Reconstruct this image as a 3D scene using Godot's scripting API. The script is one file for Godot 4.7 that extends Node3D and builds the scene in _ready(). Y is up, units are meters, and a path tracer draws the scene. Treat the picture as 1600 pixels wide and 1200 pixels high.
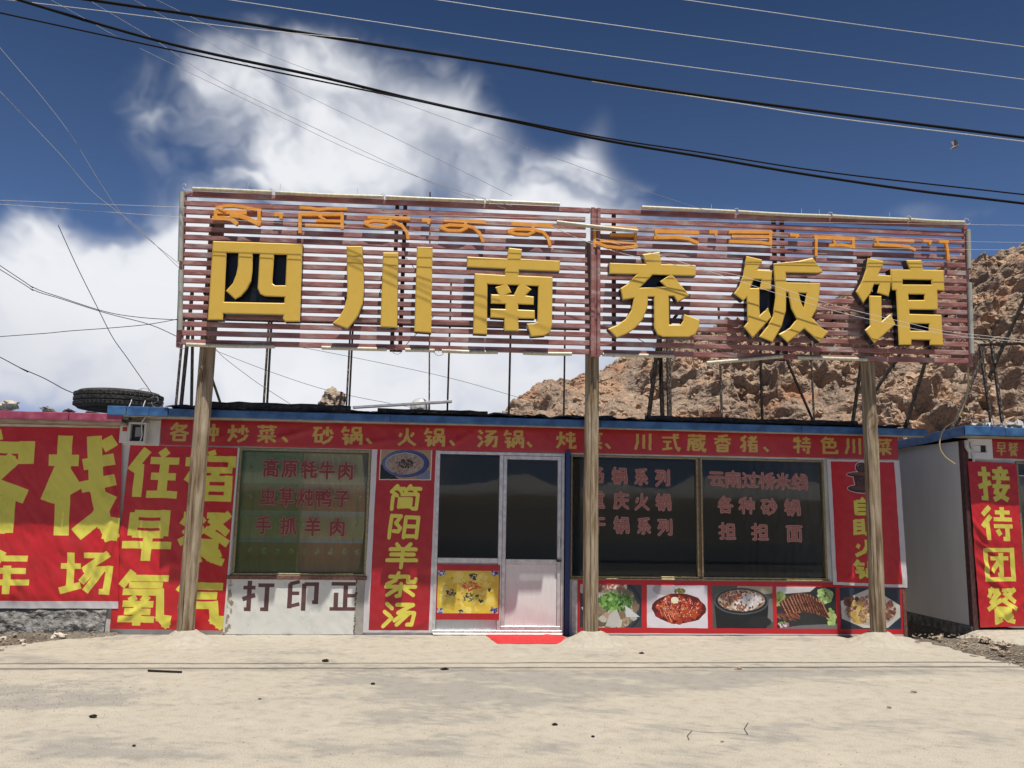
extends Node3D
# A roadside restaurant on a high plateau: prefab shop front with printed banners, a slatted roof sign on three wooden poles,
# neighbouring buildings, a rocky hill behind, deep blue sky. World: x along the shop front, y up, z towards the viewer.

const BIG_LETTERS := {
	"si": {"faces": [[[-2.389,4.222,-1.443,4.237,-1.426,3.373,-1.584,3.367,-1.607,3.396,-1.602,3.439,-2.228,3.43,-2.229,3.36,-2.384,3.354], [[-2.237,4.1,-2.116,4.102,-2.111,3.953,-2.123,3.858,-2.153,3.762,-2.218,3.677,-2.115,3.588,-2.055,3.626,-1.998,3.703,-1.963,3.79,-1.955,3.903,-1.963,4.104,-1.892,4.104,-1.889,3.831,-1.89,3.717,-1.861,3.658,-1.806,3.635,-1.602,3.636,-1.602,3.57,-2.228,3.557], [-1.736,4.103,-1.605,4.106,-1.6,3.766,-1.706,3.761,-1.736,3.781,-1.74,3.818]]]], "backs": [[-2.335,4.179,-1.537,4.199,-1.529,3.548,-2.318,3.515]]},
	"chuan": {"faces": [[[-0.972,4.236,-0.802,4.245,-0.792,4.105,-0.773,3.943,-0.762,3.733,-0.77,3.59,-0.814,3.456,-0.865,3.379,-0.917,3.313,-1.082,3.37,-1.022,3.429,-0.972,3.525,-0.945,3.64,-0.942,3.763,-0.957,3.954], []], [[-0.576,4.183,-0.407,4.189,-0.391,3.345,-0.571,3.348], []], [[-0.209,4.264,-0.036,4.267,-0.022,3.303,-0.205,3.31], []]], "backs": []},
	"nan": {"faces": [[[0.808,4.302,0.959,4.293,0.949,4.181,1.39,4.179,1.383,4.055,0.929,4.052,0.923,3.99,1.305,3.991,1.304,3.439,1.283,3.357,1.222,3.319,1.069,3.301,1.019,3.447,1.106,3.453,1.139,3.476,1.144,3.876,1.013,3.876,1.071,3.836,1.007,3.765,1.098,3.755,1.096,3.661,0.925,3.66,0.926,3.602,1.109,3.6,1.111,3.504,0.928,3.501,0.934,3.358,0.776,3.357,0.77,3.495,0.62,3.499,0.617,3.599,0.782,3.601,0.781,3.657,0.621,3.657,0.621,3.761,0.702,3.762,0.665,3.843,0.744,3.875,0.579,3.875,0.586,3.308,0.434,3.31,0.435,3.993,0.766,3.988,0.77,4.057,0.347,4.057,0.347,4.179,0.791,4.175], [[0.806,3.875,0.925,3.878,0.874,3.765,0.78,3.763,0.847,3.792]]]], "backs": [[0.565,3.926,1.174,3.933,1.165,3.551,0.573,3.537]]},
	"chong": {"faces": [[[2.327,4.3,2.529,4.338,2.55,4.196,2.95,4.204,2.946,4.074,2.68,4.069,2.868,3.847,2.73,3.757,2.687,3.827,2.629,3.825,2.631,3.498,2.762,3.503,2.792,3.548,2.803,3.627,2.984,3.566,2.973,3.467,2.932,3.397,2.853,3.363,2.559,3.354,2.491,3.38,2.458,3.447,2.458,3.81,2.392,3.807,2.381,3.679,2.327,3.54,2.248,3.449,2.151,3.377,2.03,3.324,1.931,3.422,2.035,3.47,2.132,3.542,2.201,3.652,2.226,3.785,2.099,3.76,2.073,3.892,2.153,3.944,2.261,4.063,1.948,4.054,1.948,4.184,2.365,4.187], [[2.448,4.066,2.64,4.069,2.526,3.993,2.593,3.932,2.3,3.909]]]], "backs": [[2.394,4.129,2.713,4.144,2.71,3.913,2.293,3.895]]},
	"fan": {"faces": [[[3.545,4.338,3.729,4.304,3.731,4.268,3.677,4.18,3.85,4.178,3.823,3.95,3.691,3.949,3.685,3.725,3.688,3.65,3.786,3.739,3.821,3.626,3.596,3.38,3.494,3.504,3.54,3.56,3.538,3.848,3.497,3.806,3.386,3.886,3.451,3.974,3.504,4.117], [[3.629,4.067,3.717,4.066,3.697,3.965,3.586,3.962]]], [[3.864,4.264,4.17,4.309,4.341,4.353,4.458,4.19,4.401,4.172,4.012,4.162,4.013,4.049,4.422,4.057,4.393,3.844,4.364,3.742,4.304,3.64,4.387,3.553,4.496,3.483,4.384,3.36,4.208,3.512,4.005,3.341,3.903,3.436,4.031,3.51,4.12,3.618,4.059,3.74,4.03,3.929,4.009,3.93,3.997,3.707,3.941,3.526,3.829,3.34,3.671,3.398,3.77,3.52,3.839,3.641,3.876,3.862,3.875,4.003], [[4.157,3.929,4.25,3.928,4.209,3.756,4.178,3.825]]]], "backs": [[3.59,4.115,3.784,4.114,3.769,3.961,3.943,3.979,4.313,3.985,4.305,3.761,4.188,3.636,3.989,3.488,3.891,3.594,3.81,3.601,3.69,3.656,3.708,3.959,3.586,3.963]]},
	"guan": {"faces": [[[5.009,4.382,5.201,4.355,5.194,4.308,5.13,4.188,5.29,4.184,5.263,4.005,5.242,3.933,5.104,3.969,5.135,4.072,5.072,4.07,5.026,3.964,4.927,3.838,4.845,3.971,4.923,4.102,4.977,4.237], []], [[5.003,3.933,5.154,3.934,5.144,3.636,5.252,3.728,5.308,3.604,5.038,3.369,4.932,3.522,4.997,3.58], []], [[5.475,4.378,5.668,4.39,5.685,4.274,5.939,4.276,5.934,4.028,5.845,4.03,5.839,3.797,5.489,3.786,5.487,3.735,5.879,3.74,5.878,3.377,5.711,3.376,5.716,3.434,5.495,3.43,5.487,3.368,5.336,3.362,5.335,4.008,5.288,4.011,5.275,4.261,5.516,4.267], [[5.426,4.142,5.778,4.152,5.775,4.098,5.422,4.085], [5.486,3.968,5.681,3.974,5.674,3.908,5.485,3.9], [5.485,3.621,5.717,3.626,5.71,3.542,5.486,3.536]]]], "backs": [[5.435,4.201,5.871,4.21,5.852,3.909,5.829,3.529,5.503,3.527,5.46,3.893], [5.104,4.114,5.219,4.119,5.446,4.026,5.435,3.423,5.33,3.42,5.335,3.908,5.199,3.923,5.096,3.959]]},
}
const SCRIPT_LETTERS := [
	[[0.021, [-2.411,4.631,-2.326,4.659,-2.225,4.669,-2.123,4.657,-2.019,4.641,-1.931,4.63]], [0.030, [-2.42,4.589,-2.09,4.598]], [0.024, [-2.412,4.592,-2.406,4.507]], [0.030, [-2.433,4.517,-2.317,4.523,-2.244,4.511,-2.176,4.465]], [0.033, [-2.247,4.557,-2.145,4.552,-2.056,4.525,-1.981,4.49,-1.936,4.469]], [0.024, [-1.949,4.629,-1.939,4.462]], [0.018, [-2.368,4.626,-2.308,4.598]]],
	[[0.027, [-1.775,4.592,-1.695,4.596]], [0.024, [-1.712,4.595,-1.71,4.551]]],
	[[0.021, [-1.508,4.687,-1.39,4.686,-1.307,4.67,-1.212,4.691,-1.004,4.699]], [0.027, [-1.511,4.609,-1.046,4.633]], [0.024, [-1.507,4.617,-1.496,4.399]], [0.024, [-1.049,4.641,-1.041,4.469]], [0.021, [-1.323,4.543,-1.057,4.551]], [0.021, [-1.439,4.487,-1.039,4.492]], [0.018, [-1.296,4.597,-1.22,4.549]]],
	[[0.026, [-0.76,4.617,-0.305,4.624]], [0.023, [-0.518,4.618,-0.51,4.558]], [0.023, [-0.798,4.552,-0.694,4.579,-0.546,4.573,-0.464,4.569,-0.381,4.53,-0.329,4.464,-0.313,4.388]], [0.023, [-0.798,4.543,-0.723,4.509,-0.593,4.511,-0.504,4.55]]],
	[[0.026, [-0.156,4.611,-0.078,4.611]], [0.020, [-0.09,4.614,-0.089,4.576]]],
	[[0.026, [0.087,4.624,0.546,4.627]], [0.023, [0.32,4.627,0.326,4.575]], [0.023, [0.048,4.544,0.147,4.571,0.33,4.57,0.413,4.554,0.482,4.496,0.526,4.395]], [0.023, [0.048,4.535,0.132,4.505,0.265,4.508,0.339,4.546]]],
	[[0.026, [0.848,4.625,1.306,4.62]], [0.023, [1.088,4.623,1.094,4.571]], [0.023, [0.808,4.536,0.9,4.561,1.103,4.563,1.205,4.542,1.265,4.475,1.288,4.385]], [0.023, [0.808,4.525,0.901,4.5,1.036,4.502,1.103,4.54]]],
	[[0.029, [1.803,4.623,2.287,4.635]], [0.023, [1.803,4.628,1.803,4.4]], [0.020, [2.283,4.644,2.275,4.423]], [0.026, [1.992,4.55,2.252,4.557]], [0.026, [1.872,4.473,2.269,4.466]], [0.023, [1.82,4.444,1.941,4.406,2.113,4.397,2.294,4.424]]],
	[[0.026, [2.513,4.616,3.022,4.624]], [0.026, [2.504,4.54,2.757,4.558,2.897,4.547,3.011,4.503]], [0.020, [2.517,4.617,2.53,4.546]]],
	[[0.026, [3.16,4.642,3.243,4.643]], [0.020, [3.231,4.646,3.23,4.606]]],
	[[0.026, [3.394,4.656,3.904,4.676]], [0.023, [3.891,4.686,3.887,4.525]], [0.023, [3.428,4.602,3.875,4.621]], [0.026, [3.395,4.54,3.605,4.541,3.765,4.544,3.89,4.532]]],
	[[0.024, [4.133,4.653,4.229,4.653]], [0.018, [4.207,4.652,4.206,4.627]]],
	[[0.027, [4.431,4.642,4.914,4.646]], [0.021, [4.448,4.647,4.436,4.415]], [0.021, [4.904,4.648,4.899,4.537]], [0.024, [4.608,4.551,4.762,4.563,4.912,4.546]], [0.018, [4.664,4.608,4.678,4.559]]],
	[[0.024, [5.179,4.65,5.655,4.657]], [0.024, [5.167,4.588,5.438,4.588,5.591,4.582,5.666,4.546]], [0.018, [5.191,4.659,5.21,4.59]]],
	[[0.021, [5.784,4.664,5.878,4.66]], [0.018, [5.861,4.662,5.858,4.625]]],
	[[0.021, [5.981,4.665,6.067,4.661,6.078,4.569,6.079,4.443]], [0.024, [5.989,4.665,6.089,4.667]]],
]
const GLYPHS := {
	"各": [[42,0,12,38], [35,18,80,18,52,42,8,62], [32,28,60,46,95,58], [26,64,26,99], [26,67,76,67,76,99], [26,94,76,94]],
	"种": [[42,3,10,14], [3,28,48,28], [27,10,27,98], [27,32,3,70], [28,40,46,58], [56,26,56,68], [56,28,94,28,94,68], [56,63,94,63], [75,2,75,98]],
	"炒": [[9,28,5,50], [42,25,34,45], [24,4,24,45,19,70,4,96], [26,55,44,75], [72,3,72,58], [60,22,52,48], [84,20,97,45], [95,55,80,80,48,97]],
	"菜": [[3,12,97,12], [30,1,30,24], [70,1,70,24], [86,28,14,36], [20,42,28,54], [48,40,52,52], [82,38,70,54], [5,63,95,63], [50,55,50,100], [46,66,6,92], [54,66,94,92]],
	"、": [[15,66,38,92]],
	"砂": [[3,12,46,12], [24,12,3,60], [16,48,16,92], [16,50,42,50,42,92], [16,86,42,86], [72,3,72,58], [60,22,52,48], [84,20,97,45], [95,55,80,80,48,97]],
	"锅": [[17,0,2,35], [11,22,38,22], [7,46,35,46], [2,68,38,68], [21,46,21,95,39,78], [54,5,54,36], [54,7,90,7,90,36], [54,33,90,33], [47,44,47,98], [47,46,96,46,96,94,86,94], [71,36,71,55,56,80], [72,58,86,78]],
	"火": [[22,30,14,52], [84,26,70,50], [50,2,50,40,40,70,8,97], [50,42,62,72,94,97]],
	"汤": [[6,5,24,25], [2,38,20,56], [3,98,26,64], [38,10,88,10,44,43,95,43,90,92,76,92], [62,46,36,74], [78,46,44,92]],
	"炖": [[9,28,5,50], [42,25,34,45], [24,4,24,45,19,70,4,96], [26,55,44,75], [50,18,98,18], [56,34,56,60], [56,57,92,57], [92,32,92,60], [74,3,74,92,97,92,97,78]],
	"川": [[18,6,18,55,6,96], [50,10,50,90], [84,4,84,98]],
	"式": [[5,24,95,24], [68,2,72,45,82,82,92,94,97,78], [80,4,90,14], [10,48,55,48], [33,48,33,88], [6,92,58,84]],
	"藏": [[3,10,97,10], [32,0,32,20], [68,0,68,20], [8,30,97,30], [66,22,72,60,84,90,93,96,97,82], [80,18,92,27], [92,42,82,66,58,92], [10,30,10,66,3,97], [22,38,22,62], [33,42,33,92], [33,42,60,42], [33,56,58,56], [57,56,57,74], [33,74,58,74], [33,91,62,91]],
	"香": [[78,4,24,12], [4,26,96,26], [50,10,50,48], [46,28,8,52], [54,28,92,52], [26,58,26,99], [26,60,76,60,76,99], [26,77,76,77], [26,94,76,94]],
	"猪": [[34,4,6,32], [10,12,28,42,26,90,14,90], [26,50,4,74], [48,18,88,18], [66,3,66,36], [42,36,97,36], [92,6,44,62], [56,54,56,99], [56,56,90,56,90,99], [56,75,90,75], [56,93,90,93]],
	"特": [[14,10,6,34], [10,28,44,28], [28,4,28,98], [3,66,46,54], [52,18,94,18], [73,3,73,38], [47,38,98,38], [47,58,98,58], [83,58,83,94,70,94], [56,70,66,84]],
	"色": [[38,2,8,32], [30,14,72,14,60,30], [22,32,84,32,84,60], [22,60,84,60], [52,32,52,60], [22,32,22,92,94,92,94,74]],
	"客": [[50,0,54,10], [8,14,8,32], [8,16,94,16,94,32], [40,20,14,50], [34,30,74,30,46,52,6,68], [34,38,60,54,96,64], [28,68,28,99], [28,70,74,70,74,99], [28,94,74,94]],
	"栈": [[3,26,46,26], [25,2,25,98], [24,30,4,66], [27,38,44,56], [52,30,96,24], [50,52,98,44], [66,2,72,50,84,84,93,96,97,80], [82,4,92,14], [92,58,76,80,46,97]],
	"车": [[10,18,92,18], [42,2,22,46,90,46], [52,34,52,98], [4,72,96,72]],
	"场": [[4,36,42,36], [23,6,23,84], [3,90,44,78], [48,12,90,12,52,42,97,42,92,92,78,92], [66,44,44,72], [82,44,52,92]],
	"住": [[32,2,4,46], [20,32,20,98], [60,2,70,14], [40,24,96,24], [44,56,92,56], [68,24,68,92], [38,92,98,92]],
	"宿": [[50,0,54,10], [8,14,8,32], [8,16,94,16,94,32], [28,28,6,62], [20,50,20,99], [36,38,96,38], [66,38,58,54], [44,54,44,99], [44,55,90,55,90,99], [44,74,90,74], [44,93,90,93]],
	"早": [[20,4,20,50], [20,6,80,6,80,50], [20,27,80,27], [20,47,80,47], [4,68,96,68], [50,50,50,99]],
	"餐": [[8,8,44,8], [24,0,8,28], [24,17,42,17,12,46], [20,25,32,37], [52,8,90,8,54,42], [58,14,94,42], [50,34,4,62], [50,34,96,62], [30,59,72,59], [30,59,30,97,48,90], [30,69,72,69], [71,57,71,80], [30,79,72,79], [50,80,66,90,90,98], [84,79,66,88]],
	"氧": [[28,0,8,28], [24,12,94,12], [22,25,84,25], [12,38,80,38,84,84,96,96,98,80], [28,46,34,55], [58,44,50,56], [14,60,70,60], [18,74,66,74], [8,88,74,88], [42,58,42,100]],
	"气": [[28,0,8,30], [22,16,96,16], [20,36,86,36], [8,56,80,56,84,86,97,96,98,78]],
	"高": [[50,0,50,12], [4,15,96,15], [28,24,28,44], [28,26,72,26,72,44], [28,42,72,42], [10,54,10,99], [10,56,90,56,90,96,80,96], [32,68,32,91], [32,70,68,70,68,91], [32,87,68,87]],
	"原": [[10,8,96,8], [14,8,14,60,4,97], [56,14,50,26], [30,26,30,60], [30,28,84,28,84,60], [30,43,84,43], [30,59,84,59], [57,60,57,95,46,95], [34,68,24,90], [74,68,90,90]],
	"牦": [[14,10,6,34], [10,28,44,28], [28,4,28,98], [3,66,46,54], [84,6,54,16], [50,36,94,32], [48,60,97,54], [70,12,70,92,97,92,97,74]],
	"牛": [[24,6,10,42], [18,28,88,28], [3,60,97,60], [50,2,50,99]],
	"肉": [[10,22,10,98], [10,24,90,24,90,96,78,96], [50,2,50,24,40,44,24,56], [52,34,72,50], [50,50,42,70,24,86], [52,62,74,82]],
	"虫": [[16,20,16,58], [16,22,84,22,84,58], [16,56,84,56], [50,2,50,88], [8,92,90,86], [76,70,92,94]],
	"草": [[3,12,97,12], [30,1,30,24], [70,1,70,24], [24,28,24,62], [24,31,76,31,76,62], [24,46,76,46], [24,60,76,60], [4,77,96,77], [50,60,50,100]],
	"鸭": [[5,12,5,58], [5,14,42,14,42,58], [5,34,42,34], [5,55,42,55], [23,14,23,98], [72,2,64,14], [54,14,54,60], [54,16,90,16,86,42,76,42], [66,26,74,34], [54,58,97,58,94,94,82,94], [48,78,84,78]],
	"子": [[14,10,84,10,54,36], [52,34,54,94,36,94], [4,48,96,48]],
	"手": [[82,4,18,14], [12,34,88,34], [4,58,96,58], [50,10,52,94,34,94]],
	"抓": [[3,24,40,24], [22,2,22,94,8,94], [2,62,40,48], [92,4,50,14], [50,14,50,60,40,97], [68,14,68,90], [82,12,86,60,98,94]],
	"羊": [[28,2,38,18], [72,2,60,18], [10,24,90,24], [14,46,86,46], [4,70,96,70], [50,24,50,100]],
	"打": [[3,24,40,24], [22,2,22,94,8,94], [2,62,40,48], [48,16,98,16], [76,16,76,94,58,94]],
	"印": [[40,4,10,12], [12,10,12,84,42,76], [12,42,40,42], [54,10,54,98], [54,12,92,12,92,70,80,70]],
	"正": [[6,8,94,8], [52,8,52,92], [52,48,88,48], [22,38,22,92], [3,93,97,93]],
	"简": [[22,0,6,24], [16,12,46,12], [28,12,36,24], [64,0,50,24], [58,12,96,12], [74,12,82,24], [14,32,24,42], [12,46,12,99], [40,36,90,36,90,97,78,97], [34,54,34,90], [34,56,70,56,70,90], [34,72,70,72], [34,88,70,88]],
	"阳": [[8,4,8,98], [8,6,38,6,24,36,40,56,34,72,20,70], [54,10,54,97], [54,12,94,12,94,97], [54,50,94,50], [54,91,94,91]],
	"杂": [[38,0,32,30,6,48], [12,16,70,16,70,38,92,38,94,26], [4,58,96,58], [50,46,50,94,40,97], [40,66,10,92], [62,66,92,92]],
	"系": [[82,2,16,10], [50,10,22,30,66,30], [66,20,16,52,86,52], [74,40,90,60], [50,54,50,94,40,94], [30,66,12,88], [68,66,90,88]],
	"列": [[4,8,56,8], [30,8,6,56], [24,28,52,28,40,66,6,98], [18,44,32,58], [66,14,66,70], [92,4,92,94,78,94]],
	"重": [[80,2,18,10], [6,22,94,22], [20,34,20,66], [20,36,80,36,80,66], [20,50,80,50], [20,64,80,64], [50,8,50,94], [10,79,90,79], [3,95,97,95]],
	"庆": [[48,0,56,10], [10,14,96,14], [14,14,14,60,4,97], [26,46,96,46], [58,24,58,50,48,76,22,97], [60,52,72,78,97,96]],
	"干": [[10,12,90,12], [4,48,96,48], [50,12,50,99]],
	"云": [[14,12,86,12], [4,40,96,40], [44,42,18,86,84,86], [68,60,92,96]],
	"南": [[8,14,92,14], [50,0,50,30], [10,30,10,99], [10,31,90,31,90,96,78,96], [36,38,42,50], [66,38,58,50], [26,54,74,54], [22,71,78,71], [50,54,50,92]],
	"过": [[38,24,96,24], [76,3,76,70,62,70], [48,38,60,54], [10,8,22,22], [4,40,22,40,22,76], [22,76,4,94], [22,78,44,92,97,92]],
	"桥": [[3,26,46,26], [25,2,25,98], [24,30,4,66], [27,38,44,56], [88,3,56,14], [48,30,98,30], [72,10,66,40,48,60], [76,34,97,58], [62,58,62,80,50,98], [84,56,84,99]],
	"米": [[50,2,50,99], [4,46,96,46], [20,10,36,36], [80,10,64,36], [46,50,8,90], [54,50,92,90]],
	"线": [[30,2,8,32,32,32], [38,20,4,62,40,58], [3,92,42,80], [52,30,96,24], [50,52,98,44], [66,2,72,50,84,84,93,96,97,80], [82,4,92,14], [92,58,76,80,46,97]],
	"担": [[3,24,40,24], [22,2,22,94,8,94], [2,62,40,48], [52,10,52,74], [52,12,90,12,90,74], [52,41,90,41], [52,71,90,71], [44,93,98,93]],
	"面": [[4,10,96,10], [46,10,40,28], [12,28,12,99], [12,30,88,30,88,99], [12,94,88,94], [38,30,38,92], [62,30,62,92], [38,50,62,50], [38,71,62,71]],
	"自": [[48,0,40,16], [18,16,18,99], [18,20,82,20,82,99], [18,44,82,44], [18,68,82,68], [18,93,82,93]],
	"助": [[10,8,10,84], [10,12,40,12,40,82], [10,35,40,35], [10,58,40,58], [2,90,46,80], [52,30,94,30,90,92,76,92], [72,4,70,50,48,97]],
	"接": [[3,24,40,24], [22,2,22,94,8,94], [2,62,40,48], [70,0,74,10], [48,14,96,14], [60,18,64,30], [84,18,78,30], [44,34,98,34], [44,58,98,58], [66,40,54,76,92,98], [88,58,74,84,46,98]],
	"待": [[30,2,6,26], [32,28,4,60], [20,48,20,98], [46,18,92,18], [68,3,68,38], [40,38,98,38], [40,58,98,58], [82,58,82,94,68,94], [50,68,60,84]],
	"团": [[8,6,8,99], [8,10,92,10,92,99], [8,93,92,93], [22,34,80,34], [56,18,56,80,44,80], [54,38,24,72]],
	"中": [[10,22,10,66], [10,24,90,24,90,66], [10,62,90,62], [50,2,50,99]],
}
const WIRES := [
	["thick_upper", 0.0135, [-6.848,5.765,3.238, -2.859,5.477,3.160, -2.035,5.418,3.144, -0.783,5.309,3.115, 0.602,5.197,3.084, 1.303,5.132,3.067, 2.309,5.058,3.047, 3.644,4.978,3.025, 5.346,4.884,3.000, 9.339,4.665,2.941]],
	["thick_lower", 0.0125, [-7.210,6.209,3.578, -3.316,5.323,3.339, -2.764,5.198,3.305, -2.002,5.049,3.265, -0.987,4.906,3.226, -0.202,4.777,3.191, 0.604,4.659,3.159, 1.431,4.548,3.129, 2.335,4.459,3.105, 3.148,4.376,3.083, 4.190,4.291,3.060, 5.262,4.231,3.043, 9.255,4.006,2.983]],
	["black_thin", 0.007, [-7.405,5.769,3.489, -3.448,5.205,3.337, -2.536,5.075,3.302, -1.493,4.928,3.262, -0.464,4.792,3.225, 0.601,4.656,3.188, 1.424,4.556,3.161, 2.267,4.485,3.142, 3.425,4.385,3.115, 5.231,4.295,3.091, 9.225,4.098,3.037]],
	["cable_highlight", 0.004, [1.307,5.126,3.046, 2.610,5.027,3.019, 3.506,4.957,3.000, 5.364,4.860,2.974, 9.358,4.652,2.917]],
	["white", 0.0027, [-5.680,5.752,3.400, -1.694,5.417,3.400, 0.570,5.227,3.400, 2.745,5.073,3.400, 5.047,4.940,3.400, 9.040,4.709,3.400]],
	["white", 0.0027, [-4.030,5.800,3.500, -0.042,5.488,3.500, 0.556,5.441,3.500, 2.710,5.296,3.500, 4.988,5.161,3.500, 8.981,4.924,3.500]],
	["white", 0.0027, [-2.010,5.866,3.600, 1.980,5.589,3.600, 3.394,5.491,3.600, 4.931,5.400,3.600, 8.924,5.164,3.600]],
	["white", 0.0027, [-7.475,5.606,3.215, -3.479,5.423,3.166, -2.562,5.381,3.154, -1.645,5.336,3.142, -0.702,5.314,3.136]],
	["slant", 0.0026, [-7.713,8.550,1.100, -4.162,6.710,1.100, -3.408,6.319,1.100, -2.656,5.978,1.100, -1.762,5.579,1.100, -0.862,5.185,1.100, 0.110,4.857,1.100, 0.810,4.685,1.100]],
	["slant", 0.0026, [-7.251,8.669,1.150, -3.763,6.710,1.150, -3.131,6.355,1.150, -2.440,5.930,1.150, -1.617,5.550,1.150, -0.860,5.221,1.150, 0.111,4.809,1.150, 0.737,4.634,1.150]],
	["slant", 0.0024, [-6.815,8.580,1.200, -3.275,6.717,1.200, -2.521,6.320,1.200, -1.763,5.915,1.200, -0.453,5.333,1.200, 0.799,4.763,1.200]],
	["slant", 0.0024, [-6.665,8.301,1.300, -3.010,6.674,1.300, -1.825,6.146,1.300, -0.601,5.761,1.300, 0.779,5.328,1.300, 2.182,4.881,1.300, 2.963,4.662,1.300]],
	["left_down", 0.003, [-7.499,9.275,0.750, -4.808,6.315,0.750, -4.362,5.824,0.750, -3.987,5.368,0.750, -3.682,4.911,0.750, -3.381,4.494,0.750, -3.096,4.244,0.750, -2.736,3.969,0.750]],
	["left_down", 0.003, [-7.594,8.589,0.750, -4.736,5.790,0.750, -4.320,5.383,0.750, -4.028,5.087,0.750, -3.735,4.763,0.750, -3.508,4.581,0.750, -3.211,4.360,0.750, -2.732,3.919,0.750]],
	["sign_white", 0.002, [-8.530,4.463,0.950, -4.530,4.515,0.950, -2.661,4.539,0.950, -0.978,4.564,0.950, 1.255,4.624,0.950, 3.990,4.721,0.950, 6.895,4.833,0.950, 10.892,4.986,0.950]],
	["sign_white", 0.002, [-8.535,4.577,0.930, -4.536,4.480,0.930, -2.725,4.436,0.930, -1.014,4.418,0.930, 1.260,4.387,0.930, 3.611,4.421,0.930, 6.887,4.534,0.930, 10.885,4.672,0.930]],
	["sign_white", 0.0018, [-0.989,4.578,0.910, 1.262,4.527,0.910, 3.622,4.534,0.910, 6.910,4.635,0.910, 10.908,4.758,0.910]],
	["drape", 0.003, [1.270,4.545,0.900, 1.923,4.311,0.900, 2.722,4.163,0.900, 3.463,4.070,0.900, 4.511,3.787,0.900, 5.424,3.606,0.900, 5.886,3.526,0.900, 6.826,3.463,0.900, 10.817,3.196,0.900]],
	["drape", 0.003, [1.767,4.430,0.920, 2.569,4.247,0.920, 3.454,3.997,0.920, 4.423,3.733,0.920, 5.256,3.573,0.920, 5.948,3.479,0.920, 6.808,3.428,0.920, 10.801,3.192,0.920]],
	["far_left", 0.004, [-8.052,6.048,0.550, -4.663,3.924,0.550, -4.314,3.705,0.550, -4.002,3.598,0.550, -3.533,3.461,0.550, -3.162,3.412,0.550, -2.752,3.400,0.550]],
	["far_left", 0.004, [-8.131,5.924,0.500, -4.684,3.895,0.500, -4.335,3.689,0.500, -4.022,3.595,0.500, -3.551,3.458,0.500, -3.080,3.348,0.500, -2.752,3.211,0.500]],
	["far_left", 0.004, [-8.573,2.691,0.520, -4.600,3.153,0.520, -4.155,3.204,0.520, -3.890,3.242,0.520, -3.529,3.284,0.520, -3.100,3.343,0.520, -2.762,3.421,0.520]],
	["tyre_down", 0.004, [-4.311,4.549,0.100, -4.057,4.061,0.100, -3.785,3.579,0.100, -3.606,3.267,0.100, -3.435,3.045,0.100, -3.263,2.817,0.100, -3.093,2.589,0.100, -3.028,2.461,0.100]],
	["roof_left", 0.005, [-8.554,4.872,-0.300, -4.986,3.063,-0.300, -4.764,2.950,-0.300, -4.477,2.831,-0.300, -4.246,2.711,-0.300, -4.061,2.634,-0.300, -3.945,2.525,-0.300]],
	["under", 0.003, [-2.846,3.465,-1.200, -2.706,3.310,-1.200, -2.401,3.085,-1.200, -2.224,2.964,-1.200, -1.820,2.717,-1.200, -1.635,2.605,-1.200]],
	["under", 0.003, [-2.893,3.434,-1.400, -2.151,3.167,-1.400, -1.305,2.919,-1.400, -0.284,2.742,-1.400, 0.145,2.668,-1.400]],
	["under", 0.003, [-2.128,3.595,-1.600, -1.006,3.414,-1.600, 0.221,3.188,-1.600, 1.111,2.966,-1.600, 1.648,2.821,-1.600]],
]
var M := {}
var taken := {}
var rng := RandomNumberGenerator.new()

# ------------------------------------------------------------------ naming
func numbered(called: String) -> String:
	var n: int = taken.get(called, 0)
	taken[called] = n + 1
	return called if n == 0 else "%s_%03d" % [called, n]

func tag(o: Node3D, label: String, category := "", group := "", kind := ""):
	if label: o.set_meta("label", label)
	if category: o.set_meta("category", category)
	if group: o.set_meta("group", group)
	if kind: o.set_meta("kind", kind)
	return o

func thing(called: String, label: String, category: String, at := Vector3.ZERO, group := "") -> Node3D:
	var o := Node3D.new()
	o.name = numbered(called)
	add_child(o)
	o.position = at
	return tag(o, label, category, group)

func group_node(called: String, parent: Node3D) -> Node3D:
	var o := Node3D.new()
	o.name = called
	parent.add_child(o, true)
	return o

func add(mesh: Mesh, called: String, m: Material, parent: Node3D = null) -> MeshInstance3D:
	var o := MeshInstance3D.new()
	o.mesh = mesh
	o.material_override = m
	if parent == null:
		o.name = numbered(called)
		add_child(o)
	else:
		o.name = called
		parent.add_child(o, true)
	return o

func struct(o: Node3D) -> Node3D:
	o.set_meta("kind", "structure")
	return o

# ------------------------------------------------------------------ mesh helpers
func begin() -> SurfaceTool:
	var st := SurfaceTool.new()
	st.begin(Mesh.PRIMITIVE_TRIANGLES)
	return st

func tri(st: SurfaceTool, a: Vector3, b: Vector3, c: Vector3, n: Vector3) -> void:
	var f := (c - a).cross(b - a)
	if f.dot(n) < 0.0:
		var t := b
		b = c
		c = t
		f = -f
	if f.length_squared() < 1e-16: return
	st.set_normal(f.normalized())
	st.add_vertex(a)
	st.set_normal(f.normalized())
	st.add_vertex(b)
	st.set_normal(f.normalized())
	st.add_vertex(c)

func quad(st: SurfaceTool, a: Vector3, b: Vector3, c: Vector3, d: Vector3, n: Vector3) -> void:
	tri(st, a, b, c, n)
	tri(st, a, c, d, n)

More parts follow.
